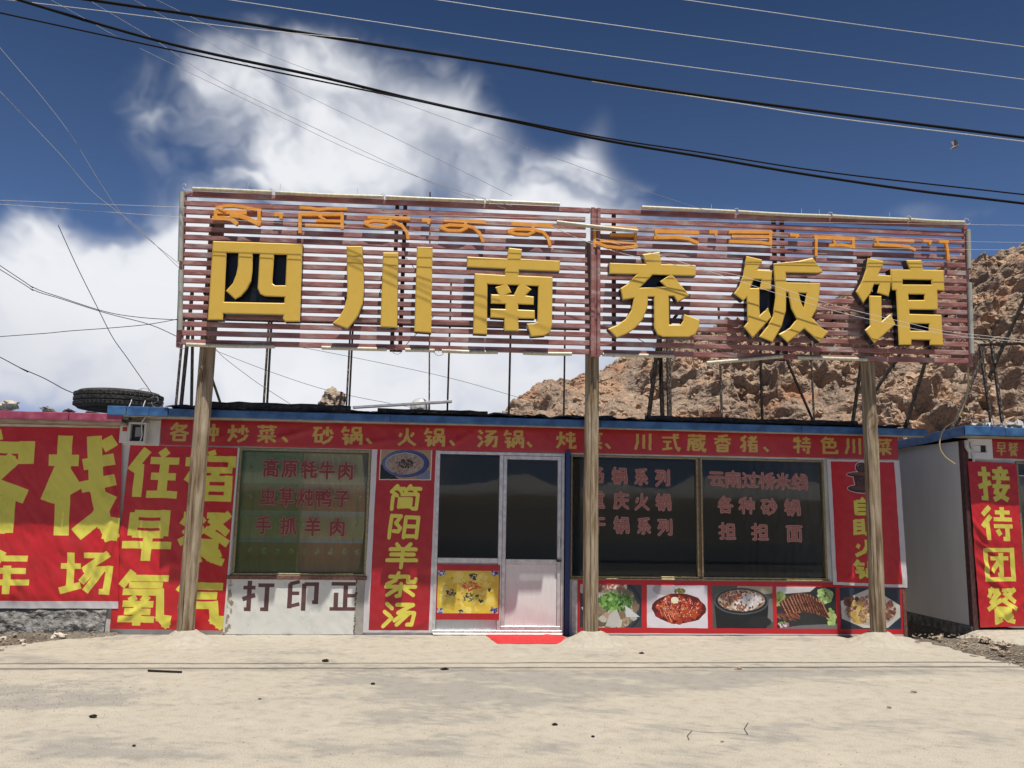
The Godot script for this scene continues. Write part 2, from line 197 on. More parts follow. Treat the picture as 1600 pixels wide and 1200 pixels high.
# chamfered box
func bx(st: SurfaceTool, lo: Vector3, hi: Vector3, ch := 0.0, xf := Transform3D()) -> void:
	var c := (lo + hi) * 0.5
	var h := (hi - lo) * 0.5
	h = h.abs()
	ch = minf(ch, minf(h.x, minf(h.y, h.z)) * 0.8)
	var i := h - Vector3.ONE * ch
	var F := func(p: Vector3) -> Vector3: return xf * (c + p)
	var B := xf.basis
	for s in [-1.0, 1.0]:
		quad(st, F.call(Vector3(s * h.x, -i.y, -i.z)), F.call(Vector3(s * h.x, i.y, -i.z)), F.call(Vector3(s * h.x, i.y, i.z)), F.call(Vector3(s * h.x, -i.y, i.z)), B * Vector3(s, 0, 0))
		quad(st, F.call(Vector3(-i.x, s * h.y, -i.z)), F.call(Vector3(i.x, s * h.y, -i.z)), F.call(Vector3(i.x, s * h.y, i.z)), F.call(Vector3(-i.x, s * h.y, i.z)), B * Vector3(0, s, 0))
		quad(st, F.call(Vector3(-i.x, -i.y, s * h.z)), F.call(Vector3(i.x, -i.y, s * h.z)), F.call(Vector3(i.x, i.y, s * h.z)), F.call(Vector3(-i.x, i.y, s * h.z)), B * Vector3(0, 0, s))
	if ch <= 0.0: return
	for s in [-1.0, 1.0]:
		for t in [-1.0, 1.0]:
			quad(st, F.call(Vector3(s * h.x, t * i.y, -i.z)), F.call(Vector3(s * h.x, t * i.y, i.z)), F.call(Vector3(s * i.x, t * h.y, i.z)), F.call(Vector3(s * i.x, t * h.y, -i.z)), B * Vector3(s, t, 0))
			quad(st, F.call(Vector3(s * h.x, -i.y, t * i.z)), F.call(Vector3(s * h.x, i.y, t * i.z)), F.call(Vector3(s * i.x, i.y, t * h.z)), F.call(Vector3(s * i.x, -i.y, t * h.z)), B * Vector3(s, 0, t))
			quad(st, F.call(Vector3(-i.x, s * h.y, t * i.z)), F.call(Vector3(i.x, s * h.y, t * i.z)), F.call(Vector3(i.x, s * i.y, t * h.z)), F.call(Vector3(-i.x, s * i.y, t * h.z)), B * Vector3(0, s, t))
			for u in [-1.0, 1.0]:
				tri(st, F.call(Vector3(s * h.x, t * i.y, u * i.z)), F.call(Vector3(s * i.x, t * h.y, u * i.z)), F.call(Vector3(s * i.x, t * i.y, u * h.z)), B * Vector3(s, t, u))

func box_mesh(lo: Vector3, hi: Vector3, ch := 0.004) -> ArrayMesh:
	var st := begin()
	bx(st, lo, hi, ch)
	return st.commit()

func part_box(called: String, lo: Vector3, hi: Vector3, m: Material, parent: Node3D, ch := 0.004) -> MeshInstance3D:
	return add(box_mesh(lo, hi, ch), called, m, parent)

# beam between two points with a rectangular section
func beam(st: SurfaceTool, a: Vector3, b: Vector3, w: float, d: float, ch := 0.003) -> void:
	var y := (b - a).normalized()
	var x := y.cross(Vector3(0, 0, 1)).normalized() if absf(y.z) < 0.95 else Vector3(1, 0, 0)
	var z := x.cross(y)
	bx(st, Vector3(-w / 2, -(b - a).length() / 2, -d / 2), Vector3(w / 2, (b - a).length() / 2, d / 2), ch, Transform3D(Basis(x, y, z), (a + b) / 2))

# round tube along points; r may be one radius or one for each point
func tube(st: SurfaceTool, pts: PackedVector3Array, r, sides := 8, caps := true) -> void:
	var rings := []
	var up := Vector3(0.13, 0.21, 1).normalized()
	for i in pts.size():
		var t := (pts[mini(i + 1, pts.size() - 1)] - pts[maxi(i - 1, 0)]).normalized()
		var x := t.cross(up)
		if x.length() < 0.05: x = t.cross(Vector3(1, 0, 0))
		x = x.normalized()
		var y := x.cross(t)
		up = y
		var ri: float = r[i] if r is Array or r is PackedFloat32Array else r
		var ring := []
		for k in sides:
			var a := TAU * k / sides
			var n := x * cos(a) + y * sin(a)
			ring.append([pts[i] + n * ri, n])
		rings.append(ring)
	for i in pts.size() - 1:
		for k in sides:
			var l := (k + 1) % sides
			for q in [[i, k], [i, l], [i + 1, l], [i, k], [i + 1, l], [i + 1, k]]:
				st.set_normal(rings[q[0]][q[1]][1])
				st.add_vertex(rings[q[0]][q[1]][0])
	if caps:
		for e in [0, pts.size() - 1]:
			var n := (pts[e] - pts[1 if e == 0 else e - 1]).normalized()
			for k in sides:
				tri(st, pts[e], rings[e][k][0], rings[e][(k + 1) % sides][0], n)

func smooth_path(p: PackedVector3Array, per := 6) -> PackedVector3Array:
	var c := Curve3D.new()
	for i in p.size():
		var t := (p[mini(i + 1, p.size() - 1)] - p[maxi(i - 1, 0)]) / 6.0
		c.add_point(p[i], -t, t)
	var o := PackedVector3Array()
	for i in p.size() - 1:
		for k in per: o.append(c.sample(i, float(k) / per))
	o.append(p[p.size() - 1])
	return o

func pts3(a: Array) -> PackedVector3Array:
	var o := PackedVector3Array()
	for i in range(0, a.size(), 3): o.append(Vector3(a[i], a[i + 1], a[i + 2]))
	return o

func pts2(a: Array) -> PackedVector2Array:
	var o := PackedVector2Array()
	for i in range(0, a.size(), 2): o.append(Vector2(a[i], a[i + 1]))
	return o

# lathe: profile of (radius, height)
func lathe(st: SurfaceTool, prof: PackedVector2Array, sides := 24, at := Vector3.ZERO, wobble := 0.0, seed_ := 1.0) -> void:
	var P := func(i: int, k: int) -> Vector3:
		var a := TAU * k / sides
		var w := 1.0 + wobble * (sin(a * 2.0 + seed_) * 0.6 + sin(a * 5.0 + seed_ * 3.0) * 0.4)
		return at + Vector3(cos(a) * prof[i].x * w, prof[i].y, sin(a) * prof[i].x * w)
	for i in prof.size() - 1:
		for k in sides:
			var a: Vector3 = P.call(i, k)
			var b: Vector3 = P.call(i, (k + 1) % sides)
			var c: Vector3 = P.call(i + 1, (k + 1) % sides)
			var d: Vector3 = P.call(i + 1, k)
			var dr := prof[i + 1] - prof[i]
			var out := Vector3(dr.y, -dr.x, 0).normalized()
			for q in [[a, k], [b, k + 1], [c, k + 1], [a, k], [c, k + 1], [d, k]]:
				var an: float = TAU * q[1] / sides
				st.set_normal(Vector3(cos(an) * out.x, out.y, sin(an) * out.x))
				st.add_vertex(q[0])

# height or warped grid: fn(u, v) gives a point; smooth normals; optional colours and uvs
func sheet(nu: int, nv: int, fn: Callable, col = null, uvs := true) -> ArrayMesh:
	var v := PackedVector3Array()
	var uv := PackedVector2Array()
	var cs := PackedColorArray()
	var n := PackedVector3Array()
	v.resize((nu + 1) * (nv + 1))
	n.resize(v.size())
	uv.resize(v.size())
	if col != null: cs.resize(v.size())
	for j in nv + 1:
		for i in nu + 1:
			var k := j * (nu + 1) + i
			v[k] = fn.call(float(i) / nu, float(j) / nv)
			uv[k] = Vector2(float(i) / nu, float(j) / nv)
			if col != null: cs[k] = col.call(float(i) / nu, float(j) / nv, v[k])
	for j in nv + 1:
		for i in nu + 1:
			var l := v[j * (nu + 1) + maxi(i - 1, 0)]
			var r := v[j * (nu + 1) + mini(i + 1, nu)]
			var a := v[maxi(j - 1, 0) * (nu + 1) + i]
			var b := v[mini(j + 1, nv) * (nu + 1) + i]
			n[j * (nu + 1) + i] = (b - a).cross(r - l).normalized()
	var ix := PackedInt32Array()
	ix.resize(nu * nv * 6)
	var w := 0
	for j in nv:
		for i in nu:
			var p := j * (nu + 1) + i
			for q in [p, p + 1, p + nu + 2, p, p + nu + 2, p + nu + 1]:
				ix[w] = q
				w += 1
	var arr := []
	arr.resize(Mesh.ARRAY_MAX)
	arr[Mesh.ARRAY_VERTEX] = v
	arr[Mesh.ARRAY_NORMAL] = n
	if uvs: arr[Mesh.ARRAY_TEX_UV] = uv
	if col != null: arr[Mesh.ARRAY_COLOR] = cs
	arr[Mesh.ARRAY_INDEX] = ix
	var m := ArrayMesh.new()
	m.add_surface_from_arrays(Mesh.PRIMITIVE_TRIANGLES, arr)
	return m

func noise(seed_: int, freq: float, oct := 4, type := FastNoiseLite.TYPE_SIMPLEX_SMOOTH) -> FastNoiseLite:
	var f := FastNoiseLite.new()
	f.seed = seed_
	f.frequency = freq
	f.noise_type = type
	f.fractal_octaves = oct
	if oct <= 1: f.fractal_type = FastNoiseLite.FRACTAL_NONE
	return f

# a lumpy stone about one unit across
func rock_mesh(seed_: int, nu := 18, nv := 12, rough := 0.32) -> ArrayMesh:
	var f := noise(seed_, 0.9, 3)
	var c := noise(seed_ + 7, 1.1, 1, FastNoiseLite.TYPE_CELLULAR)
	return sheet(nu, nv, func(u: float, v: float) -> Vector3:
		var a := -u * TAU
		if u >= 1.0: a = 0.0
		var e := PI * (0.5 - v)
		var d := Vector3(cos(a) * cos(e), sin(e), sin(a) * cos(e))
		var r := 0.5 * (1.0 + rough * f.get_noise_3dv(d * 1.3) * 1.6 + rough * 0.8 * c.get_noise_3dv(d * 1.1))
		return d * r)

# the same stone with flat broken faces
func facet(m: ArrayMesh) -> ArrayMesh:
	var a := m.surface_get_arrays(0)
	var v: PackedVector3Array = a[Mesh.ARRAY_VERTEX]
	var ix: PackedInt32Array = a[Mesh.ARRAY_INDEX]
	var st := begin()
	for i in range(0, ix.size(), 3):
		var c := (v[ix[i]] + v[ix[i + 1]] + v[ix[i + 2]]) / 3.0
		tri(st, v[ix[i]], v[ix[i + 1]], v[ix[i + 2]], c)
	return st.commit()

# ------------------------------------------------------------------ materials
func ntex(seed_: int, freq: float, ramp: Array, oct := 5, size := 512, type := FastNoiseLite.TYPE_SIMPLEX_SMOOTH) -> NoiseTexture2D:
	var t := NoiseTexture2D.new()
	t.width = size
	t.height = size
	t.seamless = true
	t.noise = noise(seed_, freq, oct, type)
	if ramp.size():
		var g := Gradient.new()
		g.offsets = PackedFloat32Array(ramp.map(func(r): return r[0]))
		g.colors = PackedColorArray(ramp.map(func(r): return r[1]))
		t.color_ramp = g
	return t

func C(r: float, g: float, b: float) -> Color:   # linear base colour to the sRGB that albedo_color takes
	return Color(r, g, b).linear_to_srgb()

func plain(c: Color, rough := 0.6, metal := 0.0, spec := 0.5) -> StandardMaterial3D:
	var m := StandardMaterial3D.new()
	m.albedo_color = c
	m.roughness = rough
	m.metallic = metal
	m.metallic_specular = spec
	return m

# colour mottled by noise, projected in world space; scale = repeats for each metre
func mottled(ramp: Array, scale: Vector3, rough := 0.7, seed_ := 1, freq := 0.01, bump := 0.0, metal := 0.0) -> StandardMaterial3D:
	var m := plain(Color.WHITE, rough, metal)
	m.albedo_texture = ntex(seed_, freq, ramp)
	m.uv1_triplanar = true
	m.uv1_world_triplanar = true
	m.uv1_scale = scale
	if bump > 0.0:
		m.heightmap_enabled = true
		m.heightmap_texture = M.bump_tex
		m.heightmap_scale = bump
	return m

func glass(c: Color, alpha: float) -> StandardMaterial3D:
	var m := plain(Color(c.r, c.g, c.b, alpha), 0.02, 0.0, .38)
	m.transparency = BaseMaterial3D.TRANSPARENCY_ALPHA
	return m

func printed(img: Image, rough := 0.42) -> StandardMaterial3D:
	var m := plain(Color.WHITE, rough)
	m.albedo_texture = ImageTexture.create_from_image(img)
	m.texture_repeat = false
	return m

func make_materials() -> void:
	M.bump_tex = ntex(11, 0.02, [], 6)
	M.panel = mottled([[0.2, C(.50, .49, .46)], [0.55, C(.62, .61, .58)], [0.8, C(.66, .65, .62)]], Vector3(.7, .35, .7), .45, 3, .008)
	M.grey_wall = mottled([[0.15, C(.70, .69, .665)], [0.5, C(.73, .72, .70)], [0.85, C(.75, .74, .72)]], Vector3(.9, .2, .9), .5, 4, .008)
	M.blue = mottled([[0.2, C(.030, .085, .21)], [0.6, C(.045, .13, .30)], [0.9, C(.07, .17, .34)]], Vector3(.8, .8, .8), .35, 5, .012)
	M.deep_blue = plain(C(.02, .045, .15), .4)
	M.pink = mottled([[0.2, C(.27, .042, .085)], [0.6, C(.35, .062, .115)], [0.9, C(.41, .13, .16)]], Vector3(.9, .9, .9), .45, 6, .012)
	M.soffit = mottled([[0.2, C(.30, .25, .20)], [0.8, C(.45, .40, .33)]], Vector3(.8, .8, .8), .7, 8, .012)
	M.felt = mottled([[0.2, C(.018, .018, .018)], [0.55, C(.045, .043, .04)], [0.85, C(.10, .095, .088)]], Vector3(1.3, 1.3, 1.3), .8, 9, .015, 1.5)
	M.tin = mottled([[0.2, C(.16, .20, .26)], [0.8, C(.26, .30, .36)]], Vector3(.8, .8, .8), .5, 10, .012)
	M.alu = mottled([[0.2, C(.50, .50, .50)], [0.7, C(.64, .64, .63)], [0.95, C(.70, .70, .69)]], Vector3(1, 1, 1), .32, 12, .02)
	M.alu.metallic = .35
	M.leaf = mottled([[0.2, C(.66, .67, .66)], [0.8, C(.74, .75, .74)]], Vector3(6, .35, 6), .4, 13, .02)
	M.gold_frame = mottled([[0.2, C(.22, .18, .09)], [0.8, C(.36, .30, .17)]], Vector3(2, 2, 2), .38, 14, .02)
	M.gold_frame.metallic = .5
	M.sill = mottled([[0.2, C(.12, .055, .04)], [0.8, C(.22, .11, .08)]], Vector3(2, 2, 2), .6, 15, .02)
	M.inside = plain(C(.36, .35, .32), .9)
	M.inside_floor = plain(C(.20, .19, .17), .6)
	M.cement = mottled([[0.15, C(.10, .098, .092)], [0.5, C(.19, .185, .175)], [0.85, C(.28, .275, .26)]], Vector3(.9, .9, .9), .95, 16, .02, 4.0)
	M.black = plain(C(.012, .012, .012), .5)
	M.gloss_black = plain(C(.009, .009, .010), .35)
	M.yellow = mottled([[0.2, C(.675, .435, .068)], [0.6, C(.69, .45, .072)], [0.9, C(.70, .46, .078)]], Vector3(1.2, 1.2, 1.2), .45, 17, .01)
	M.orange = mottled([[0.2, C(.76, .315, .035)], [0.8, C(.84, .37, .06)]], Vector3(1.5, 1.5, 1.5), .55, 18, .012)
	M.cream = mottled([[0.2, C(.46, .43, .32)], [0.6, C(.56, .53, .41)], [0.9, C(.61, .59, .48)]], Vector3(2.5, .6, 2.5), .4, 19, .015)
	M.grey_tube = mottled([[0.2, C(.32, .33, .29)], [0.8, C(.44, .45, .40)]], Vector3(2.5, .6, 2.5), .4, 20, .015)
	M.slats = []
	for k in 4:
		M.slats.append(mottled([[0.18, C(.24, .084, .078)], [0.40, C(.31, .128, .120)], [0.60, C(.34, .165, .155)], [0.74, C(.36, .23, .215)], [0.92, C(.40, .33, .31)]], Vector3(.42, .9, .42), .62, 30 + k * 5, .009, .5))
		M.slats[k].uv1_offset = Vector3(k * .37, k * .21, k * .13)
	M.rust = mottled([[0.15, C(.02, .016, .014)], [0.45, C(.06, .042, .033)], [0.68, C(.12, .085, .065)], [0.72, C(.34, .31, .28)], [0.9, C(.42, .40, .37)]], Vector3(2.6, 1.1, 2.6), .75, 22, .03, 1.0)
	M.dark_steel = mottled([[0.2, C(.016, .014, .013)], [0.8, C(.055, .045, .040)]], Vector3(2, 1, 2), .85, 23, .02)
	M.dark_steel.metallic_specular = .2
	M.maroon_steel = mottled([[0.2, C(.055, .020, .020)], [0.8, C(.11, .045, .043)]], Vector3(2, 1, 2), .65, 24, .02)
	M.wood = mottled([[0.10, C(.15, .105, .062)], [0.30, C(.29, .22, .14)], [0.5, C(.37, .295, .20)], [0.75, C(.43, .355, .255)], [0.95, C(.50, .43, .33)]], Vector3(2.2, .16, 2.2), .85, 25, .016, 2.0)
	M.wood.detail_enabled = true
	M.wood.detail_albedo = ntex(26, .012, [[0.15, Color(.60, .52, .44)], [0.35, Color(.88, .85, .81)], [0.6, Color(1, 1, 1)]], 4)
	M.wood.detail_blend_mode = BaseMaterial3D.BLEND_MODE_MUL
	M.rubber = mottled([[0.2, C(.016, .016, .016)], [0.8, C(.040, .039, .038)]], Vector3(2, 2, 2), .8, 27, .02, 1.0)
	M.stone = mottled([[0.1, C(.20, .15, .11)], [0.5, C(.34, .27, .20)], [0.9, C(.46, .38, .30)]], Vector3(1.1, 1.1, 1.1), .95, 28, .02, 5.0)
	M.pale_stone = mottled([[0.1, C(.40, .36, .29)], [0.9, C(.62, .57, .48)]], Vector3(2, 2, 2), .95, 29, .02, 2.0)
	M.white_plastic = plain(C(.60, .60, .57), .4)
	M.red_cloth = mottled([[0.2, C(.42, .016, .02)], [0.8, C(.55, .025, .028)]], Vector3(3, 3, 3), .8, 31, .02, 1.0)
	M.wire_black = plain(C(.010, .010, .011), .8, 0.0, .25)
	M.wire_white = plain(C(.62, .62, .60), .5)
	M.wire_grey = plain(C(.20, .20, .21), .5)
	M.straw = plain(C(.42, .34, .20), .8)

# ------------------------------------------------------------------ flat print: lettering and dish photographs on banners
func fill_poly(img: Image, p: PackedVector2Array, c: Color) -> void:
	var lo := INF
	var hi := -INF
	for q in p:
		lo = minf(lo, q.y)
		hi = maxf(hi, q.y)
	var n := p.size()
	for y in range(maxi(0, int(ceil(lo - 0.5))), mini(img.get_height() - 1, int(floor(hi - 0.5))) + 1):
		var yc := y + 0.5
		var xs := []
		for i in n:
			var a := p[i]
			var b := p[(i + 1) % n]
			if (a.y <= yc) != (b.y <= yc): xs.append(a.x + (yc - a.y) / (b.y - a.y) * (b.x - a.x))
		xs.sort()
		for k in range(0, xs.size() - 1, 2):
			var x0 := int(round(xs[k]))
			var x1 := int(round(xs[k + 1]))
			if x1 > x0: img.fill_rect(Rect2i(x0, y, x1 - x0, 1), c)

func glyph(img: Image, ch: String, x: float, y: float, w: float, h: float, t: float, c: Color, soft := false, shear := 0.0) -> void:
	for s in GLYPHS[ch]:
		var n: int = s.size() / 2
		for i in n - 1:
			var a := Vector2(x + s[i * 2] * w / 100.0 - (s[i * 2 + 1] - 50) * shear * w / 100.0, y + s[i * 2 + 1] * h / 100.0)
			var b := Vector2(x + s[i * 2 + 2] * w / 100.0 - (s[i * 2 + 3] - 50) * shear * w / 100.0, y + s[i * 2 + 3] * h / 100.0)
			var d := (b - a).normalized()
			var th := t * (0.82 if absf(d.y) < 0.25 and not soft else 1.0) * 0.5
			var e := Vector2(-d.y, d.x) * th
			var a2 := a - d * (th * 0.9 if i > 0 and not soft else 0.0)
			var b2 := b + d * (th * 0.9 if i < n - 2 and not soft else 0.0)
			fill_poly(img, PackedVector2Array([a2 + e, b2 + e, b2 - e, a2 - e]), c)
			if soft:
				for q in [a, b]:
					var o := PackedVector2Array()
					for k in 10: o.append(q + Vector2.from_angle(TAU * k / 10) * th)
					fill_poly(img, o, c)

func ellipse(img: Image, cx: float, cy: float, rx: float, ry: float, c: Color, rough := 0.0, turn := 0.0, sides := 24) -> void:
	var o := PackedVector2Array()
	for k in sides:
		var a := TAU * k / sides
		var r := 1.0 + (rng.randf() - 0.5) * 2.0 * rough
		o.append(Vector2(cx, cy) + Vector2(cos(a) * rx * r, sin(a) * ry * r).rotated(turn))
	fill_poly(img, o, c)

func vary(c: Color, k: float) -> Color:
	var d := rng.randf_range(-k, k)
	return Color(clampf(c.r + d + rng.randf_range(-k, k) * .3, 0, 1), clampf(c.g + d + rng.randf_range(-k, k) * .3, 0, 1), clampf(c.b + d + rng.randf_range(-k, k) * .3, 0, 1))

func bits(img: Image, cx: float, cy: float, rx: float, ry: float, n: int, lo: float, hi: float, cols: Array, k := .06, stretch := 1.0, turn := 9.0) -> void:
	for i in n:
		var a := rng.randf() * TAU
		var r := sqrt(rng.randf())
		var s := rng.randf_range(lo, hi)
		ellipse(img, cx + cos(a) * r * rx, cy + sin(a) * r * ry, s * stretch, s / stretch * rng.randf_range(.6, 1.0), vary(cols[rng.randi() % cols.size()], k), .22, turn if turn < 9.0 else rng.randf() * PI, 8)

# a dish photograph painted into rectangle R of img
func dish(img: Image, R: Rect2, kind: String) -> void:
	var p := Image.create(320, 212, false, Image.FORMAT_RGB8)
	var W := 320.0
	var H := 212.0
	match kind:
		"greens":
			p.fill(Color(.20, .23, .26))
			ellipse(p, 30, 20, 40, 30, Color(.72, .72, .72))
			ellipse(p, 165, 112, 160, 140, Color(.10, .14, .19))
			ellipse(p, 165, 112, 148, 128, Color(.17, .22, .27))
			ellipse(p, 160, 112, 138, 118, Color(.45, .47, .38))
			bits(p, 160, 112, 130, 108, 260, 5, 17, [Color(.62, .60, .52), Color(.50, .44, .36), Color(.70, .69, .63), Color(.40, .36, .30)])
			bits(p, 190, 130, 105, 80, 70, 10, 26, [Color(.74, .74, .70), Color(.55, .47, .38), Color(.66, .58, .48)], .05)
			bits(p, 185, 84, 85, 42, 330, 3, 13, [Color(.40, .58, .26), Color(.28, .48, .18), Color(.55, .68, .38), Color(.20, .36, .14)], .08, 1.4)
			fill_poly(p, PackedVector2Array([Vector2(232, 100), Vector2(312, 158), Vector2(242, 160)]), Color(.78, .80, .80))
			fill_poly(p, PackedVector2Array([Vector2(6, 112), Vector2(40, 112), Vector2(34, 152), Vector2(20, 140)]), Color(.80, .82, .84))
			fill_poly(p, PackedVector2Array([Vector2(150, 150), Vector2(190, 120), Vector2(208, 165), Vector2(195, 208), Vector2(130, 206)]), Color(.74, .74, .72))
			bits(p, 160, 10, 100, 14, 60, 3, 9, [Color(.60, .30, .26), Color(.80, .78, .74)])
		"pork":
			p.fill(Color(.80, .79, .82))
			ellipse(p, 170, 170, 190, 60, Color(.86, .85, .88))
			ellipse(p, 90, 20, 60, 30, Color(.66, .64, .66))
			ellipse(p, 168, 116, 142, 76, Color(.34, .07, .05), .05)
			bits(p, 165, 118, 118, 60, 150, 9, 22, [Color(.52, .11, .08), Color(.62, .17, .10), Color(.40, .07, .06), Color(.70, .28, .12)], .05)
			bits(p, 165, 106, 110, 56, 160, 2, 7, [Color(.80, .42, .30), Color(.88, .60, .48), Color(.30, .05, .05), Color(.70, .30, .18)], .07, 1.5)
			bits(p, 110, 130, 46, 40, 26, 4, 9, [Color(.86, .52, .36), Color(.80, .40, .24)], .05, 2.4, 1.2)
			ellipse(p, 222, 138, 46, 22, Color(.68, .27, .09), .06)
			ellipse(p, 146, 74, 20, 16, Color(.90, .88, .76), .05)
			bits(p, 170, 28, 26, 12, 50, 3, 8, [Color(.40, .48, .20), Color(.58, .30, .16), Color(.30, .38, .14)])
			bits(p, 165, 110, 115, 58, 90, 1, 3, [Color(.96, .86, .80)], .03)
		"claypot":
			p.fill(Color(.30, .32, .30))
			ellipse(p, 250, 10, 120, 30, Color(.66, .62, .54))
			ellipse(p, 310, 120, 60, 60, Color(.46, .47, .47))
			fill_poly(p, PackedVector2Array([Vector2(8, 60), Vector2(300, 60), Vector2(286, 212), Vector2(22, 212)]), Color(.09, .10, .11))
			ellipse(p, 154, 76, 146, 68, Color(.30, .33, .36))
			ellipse(p, 154, 75, 138, 62, Color(.11, .12, .14))
			ellipse(p, 155, 72, 126, 55, Color(.60, .50, .44))
			bits(p, 155, 72, 116, 48, 330, 3, 13, [Color(.80, .76, .70), Color(.62, .46, .36), Color(.45, .24, .18), Color(.88, .86, .82), Color(.55, .36, .26)], .07)
			bits(p, 200, 70, 60, 34, 80, 4, 12, [Color(.86, .84, .84), Color(.78, .76, .76)], .04)
			bits(p, 120, 46, 60, 22, 70, 2, 6, [Color(.50, .14, .10), Color(.66, .42, .30)])
			ellipse(p, 250, 180, 60, 30, Color(.13, .14, .15))
		"ribs":
			p.fill(Color(.16, .17, .18))
			fill_poly(p, PackedVector2Array([Vector2(0, 0), Vector2(215, 0), Vector2(180, 26), Vector2(0, 40)]), Color(.78, .78, .78))
			fill_poly(p, PackedVector2Array([Vector2(120, 196), Vector2(320, 186), Vector2(320, 212), Vector2(0, 212)]), Color(.42, .43, .44))
			bits(p, 14, 60, 26, 34, 40, 6, 16, [Color(.52, .64, .30), Color(.64, .74, .46)])
			bits(p, 262, 46, 40, 34, 70, 5, 15, [Color(.60, .72, .44), Color(.72, .80, .58), Color(.48, .60, .30)])
			bits(p, 292, 150, 20, 44, 40, 6, 14, [Color(.56, .68, .32), Color(.68, .76, .48)])
			for k in 15:
				var x0 := 22.0 + k * 15.5
				var y0 := 78.0 - sin(k * .22) * 46.0
				for q in 26:
					var f := q / 25.0
					ellipse(p, x0 + f * 34 + rng.randf_range(-4, 4), y0 + 4 + f * (92 - absf(k - 8) * 3), rng.randf_range(6, 10), rng.randf_range(4, 8), vary([Color(.46, .25, .17), Color(.36, .17, .11), Color(.56, .33, .23)][rng.randi() % 3], .06), .2, .3, 8)
				for q in 16:
					var f := q / 15.0
					ellipse(p, x0 + 5 + f * 34, y0 + 4 + f * (86 - absf(k - 8) * 3), 2.0, 4.5, vary(Color(.74, .53, .42), .1), .2, .3, 6)
					ellipse(p, x0 - 4 + f * 34, y0 + 8 + f * (86 - absf(k - 8) * 3), 2.2, 5, vary(Color(.20, .09, .06), .03), .2, .3, 6)
			bits(p, 60, 150, 60, 20, 60, 3, 9, [Color(.40, .20, .14), Color(.60, .36, .26)], .06, 2.2, .6)
			bits(p, 36, 194, 30, 14, 50, 3, 9, [Color(.84, .80, .86), Color(.60, .18, .40), Color(.50, .64, .28)])
		"meat":
			p.fill(Color(.16, .20, .26))
			fill_poly(p, PackedVector2Array([Vector2(4, 70), Vector2(150, 8), Vector2(200, 18), Vector2(318, 90), Vector2(318, 150), Vector2(250, 205), Vector2(120, 206), Vector2(6, 160)]), Color(.80, .79, .76))
			ellipse(p, 160, 120, 138, 74, Color(.70, .66, .60), .03)
			bits(p, 150, 110, 116, 64, 200, 6, 17, [Color(.52, .36, .30), Color(.40, .25, .21), Color(.64, .46, .40), Color(.72, .60, .50)], .06)
			bits(p, 60, 70, 40, 26, 30, 7, 14, [Color(.40, .22, .18), Color(.32, .17, .14)])
			bits(p, 85, 130, 46, 50, 34, 8, 19, [Color(.80, .66, .34), Color(.84, .72, .44), Color(.70, .56, .30)], .04)
			bits(p, 180, 140, 70, 34, 40, 6, 15, [Color(.80, .78, .66), Color(.60, .44, .38)])
			bits(p, 240, 110, 50, 50, 50, 6, 14, [Color(.44, .26, .22), Color(.56, .38, .32)])
			bits(p, 150, 100, 100, 56, 110, 1, 4, [Color(.88, .78, .72), Color(.28, .14, .12)])
		"egg":
			p.fill(Color(.82, .72, .28))
			ellipse(p, 160, 110, 170, 118, Color(.86, .76, .26))
			ellipse(p, 100, 90, 70, 62, Color(.80, .52, .24))
			ellipse(p, 108, 92, 48, 44, Color(.84, .60, .28), .05)
			bits(p, 160, 106, 150, 92, 160, 8, 24, [Color(.88, .79, .30), Color(.84, .72, .24), Color(.90, .83, .44)], .03)
			bits(p, 170, 76, 46, 22, 46, 3, 8, [Color(.74, .16, .12), Color(.80, .30, .18)], .05, 2.6)
			bits(p, 160, 96, 130, 70, 46, 1.5, 4, [Color(.72, .20, .14), Color(.60, .12, .10)], .05, 2.6)
			for q in [[70, 112, 24], [185, 30, 20], [162, 132, 26], [228, 150, 10], [272, 94, 9], [208, 124, 8], [122, 204, 12]]:
				bits(p, q[0], q[1], q[2], q[2] * .8, int(q[2] * 2.2), 2, 6, [Color(.14, .24, .08), Color(.26, .38, .14), Color(.08, .10, .06), Color(.78, .70, .62)])
			for q in [[16, 8], [306, 8], [12, 204], [304, 196]]:
				bits(p, q[0], q[1], 24, 16, 30, 3, 9, [Color(.74, .74, .80), Color(.16, .22, .50), Color(.30, .36, .60)])
		"soup":
			p.fill(Color(.62, .52, .42))
			fill_poly(p, PackedVector2Array([Vector2(0, 110), Vector2(120, 212), Vector2(0, 212)]), Color(.05, .07, .07))
			ellipse(p, 286, 188, 60, 40, Color(.44, .46, .56), .1)
			ellipse(p, 160, 104, 152, 96, Color(.16, .18, .36))
			ellipse(p, 158, 103, 146, 91, Color(.34, .40, .58))
			ellipse(p, 166, 104, 140, 86, Color(.20, .25, .46))
			ellipse(p, 152, 104, 124, 76, Color(.62, .64, .68))
			ellipse(p, 154, 106, 120, 72, Color(.58, .51, .47))
			bits(p, 154, 104, 108, 62, 150, 4, 14, [Color(.62, .55, .50), Color(.55, .48, .44)], .03)
			bits(p, 156, 104, 100, 56, 70, 2, 5, [Color(.34, .27, .24), Color(.44, .36, .32)])
			bits(p, 162, 104, 46, 32, 170, 2, 6, [Color(.16, .11, .10), Color(.26, .19, .16), Color(.42, .34, .30), Color(.10, .07, .07)], .03)
			bits(p, 130, 166, 40, 8, 20, 2, 5, [Color(.40, .44, .26), Color(.44, .22, .26)])
	p.resize(int(R.size.x), int(R.size.y), Image.INTERPOLATE_LANCZOS)
	img.blit_rect(p, Rect2i(0, 0, int(R.size.x), int(R.size.y)), Vector2i(int(R.position.x), int(R.position.y)))

var RED := Color(.75, .125, .155)
var YEL := Color(.86, .83, .33)
var WHT := Color(.80, .79, .80)

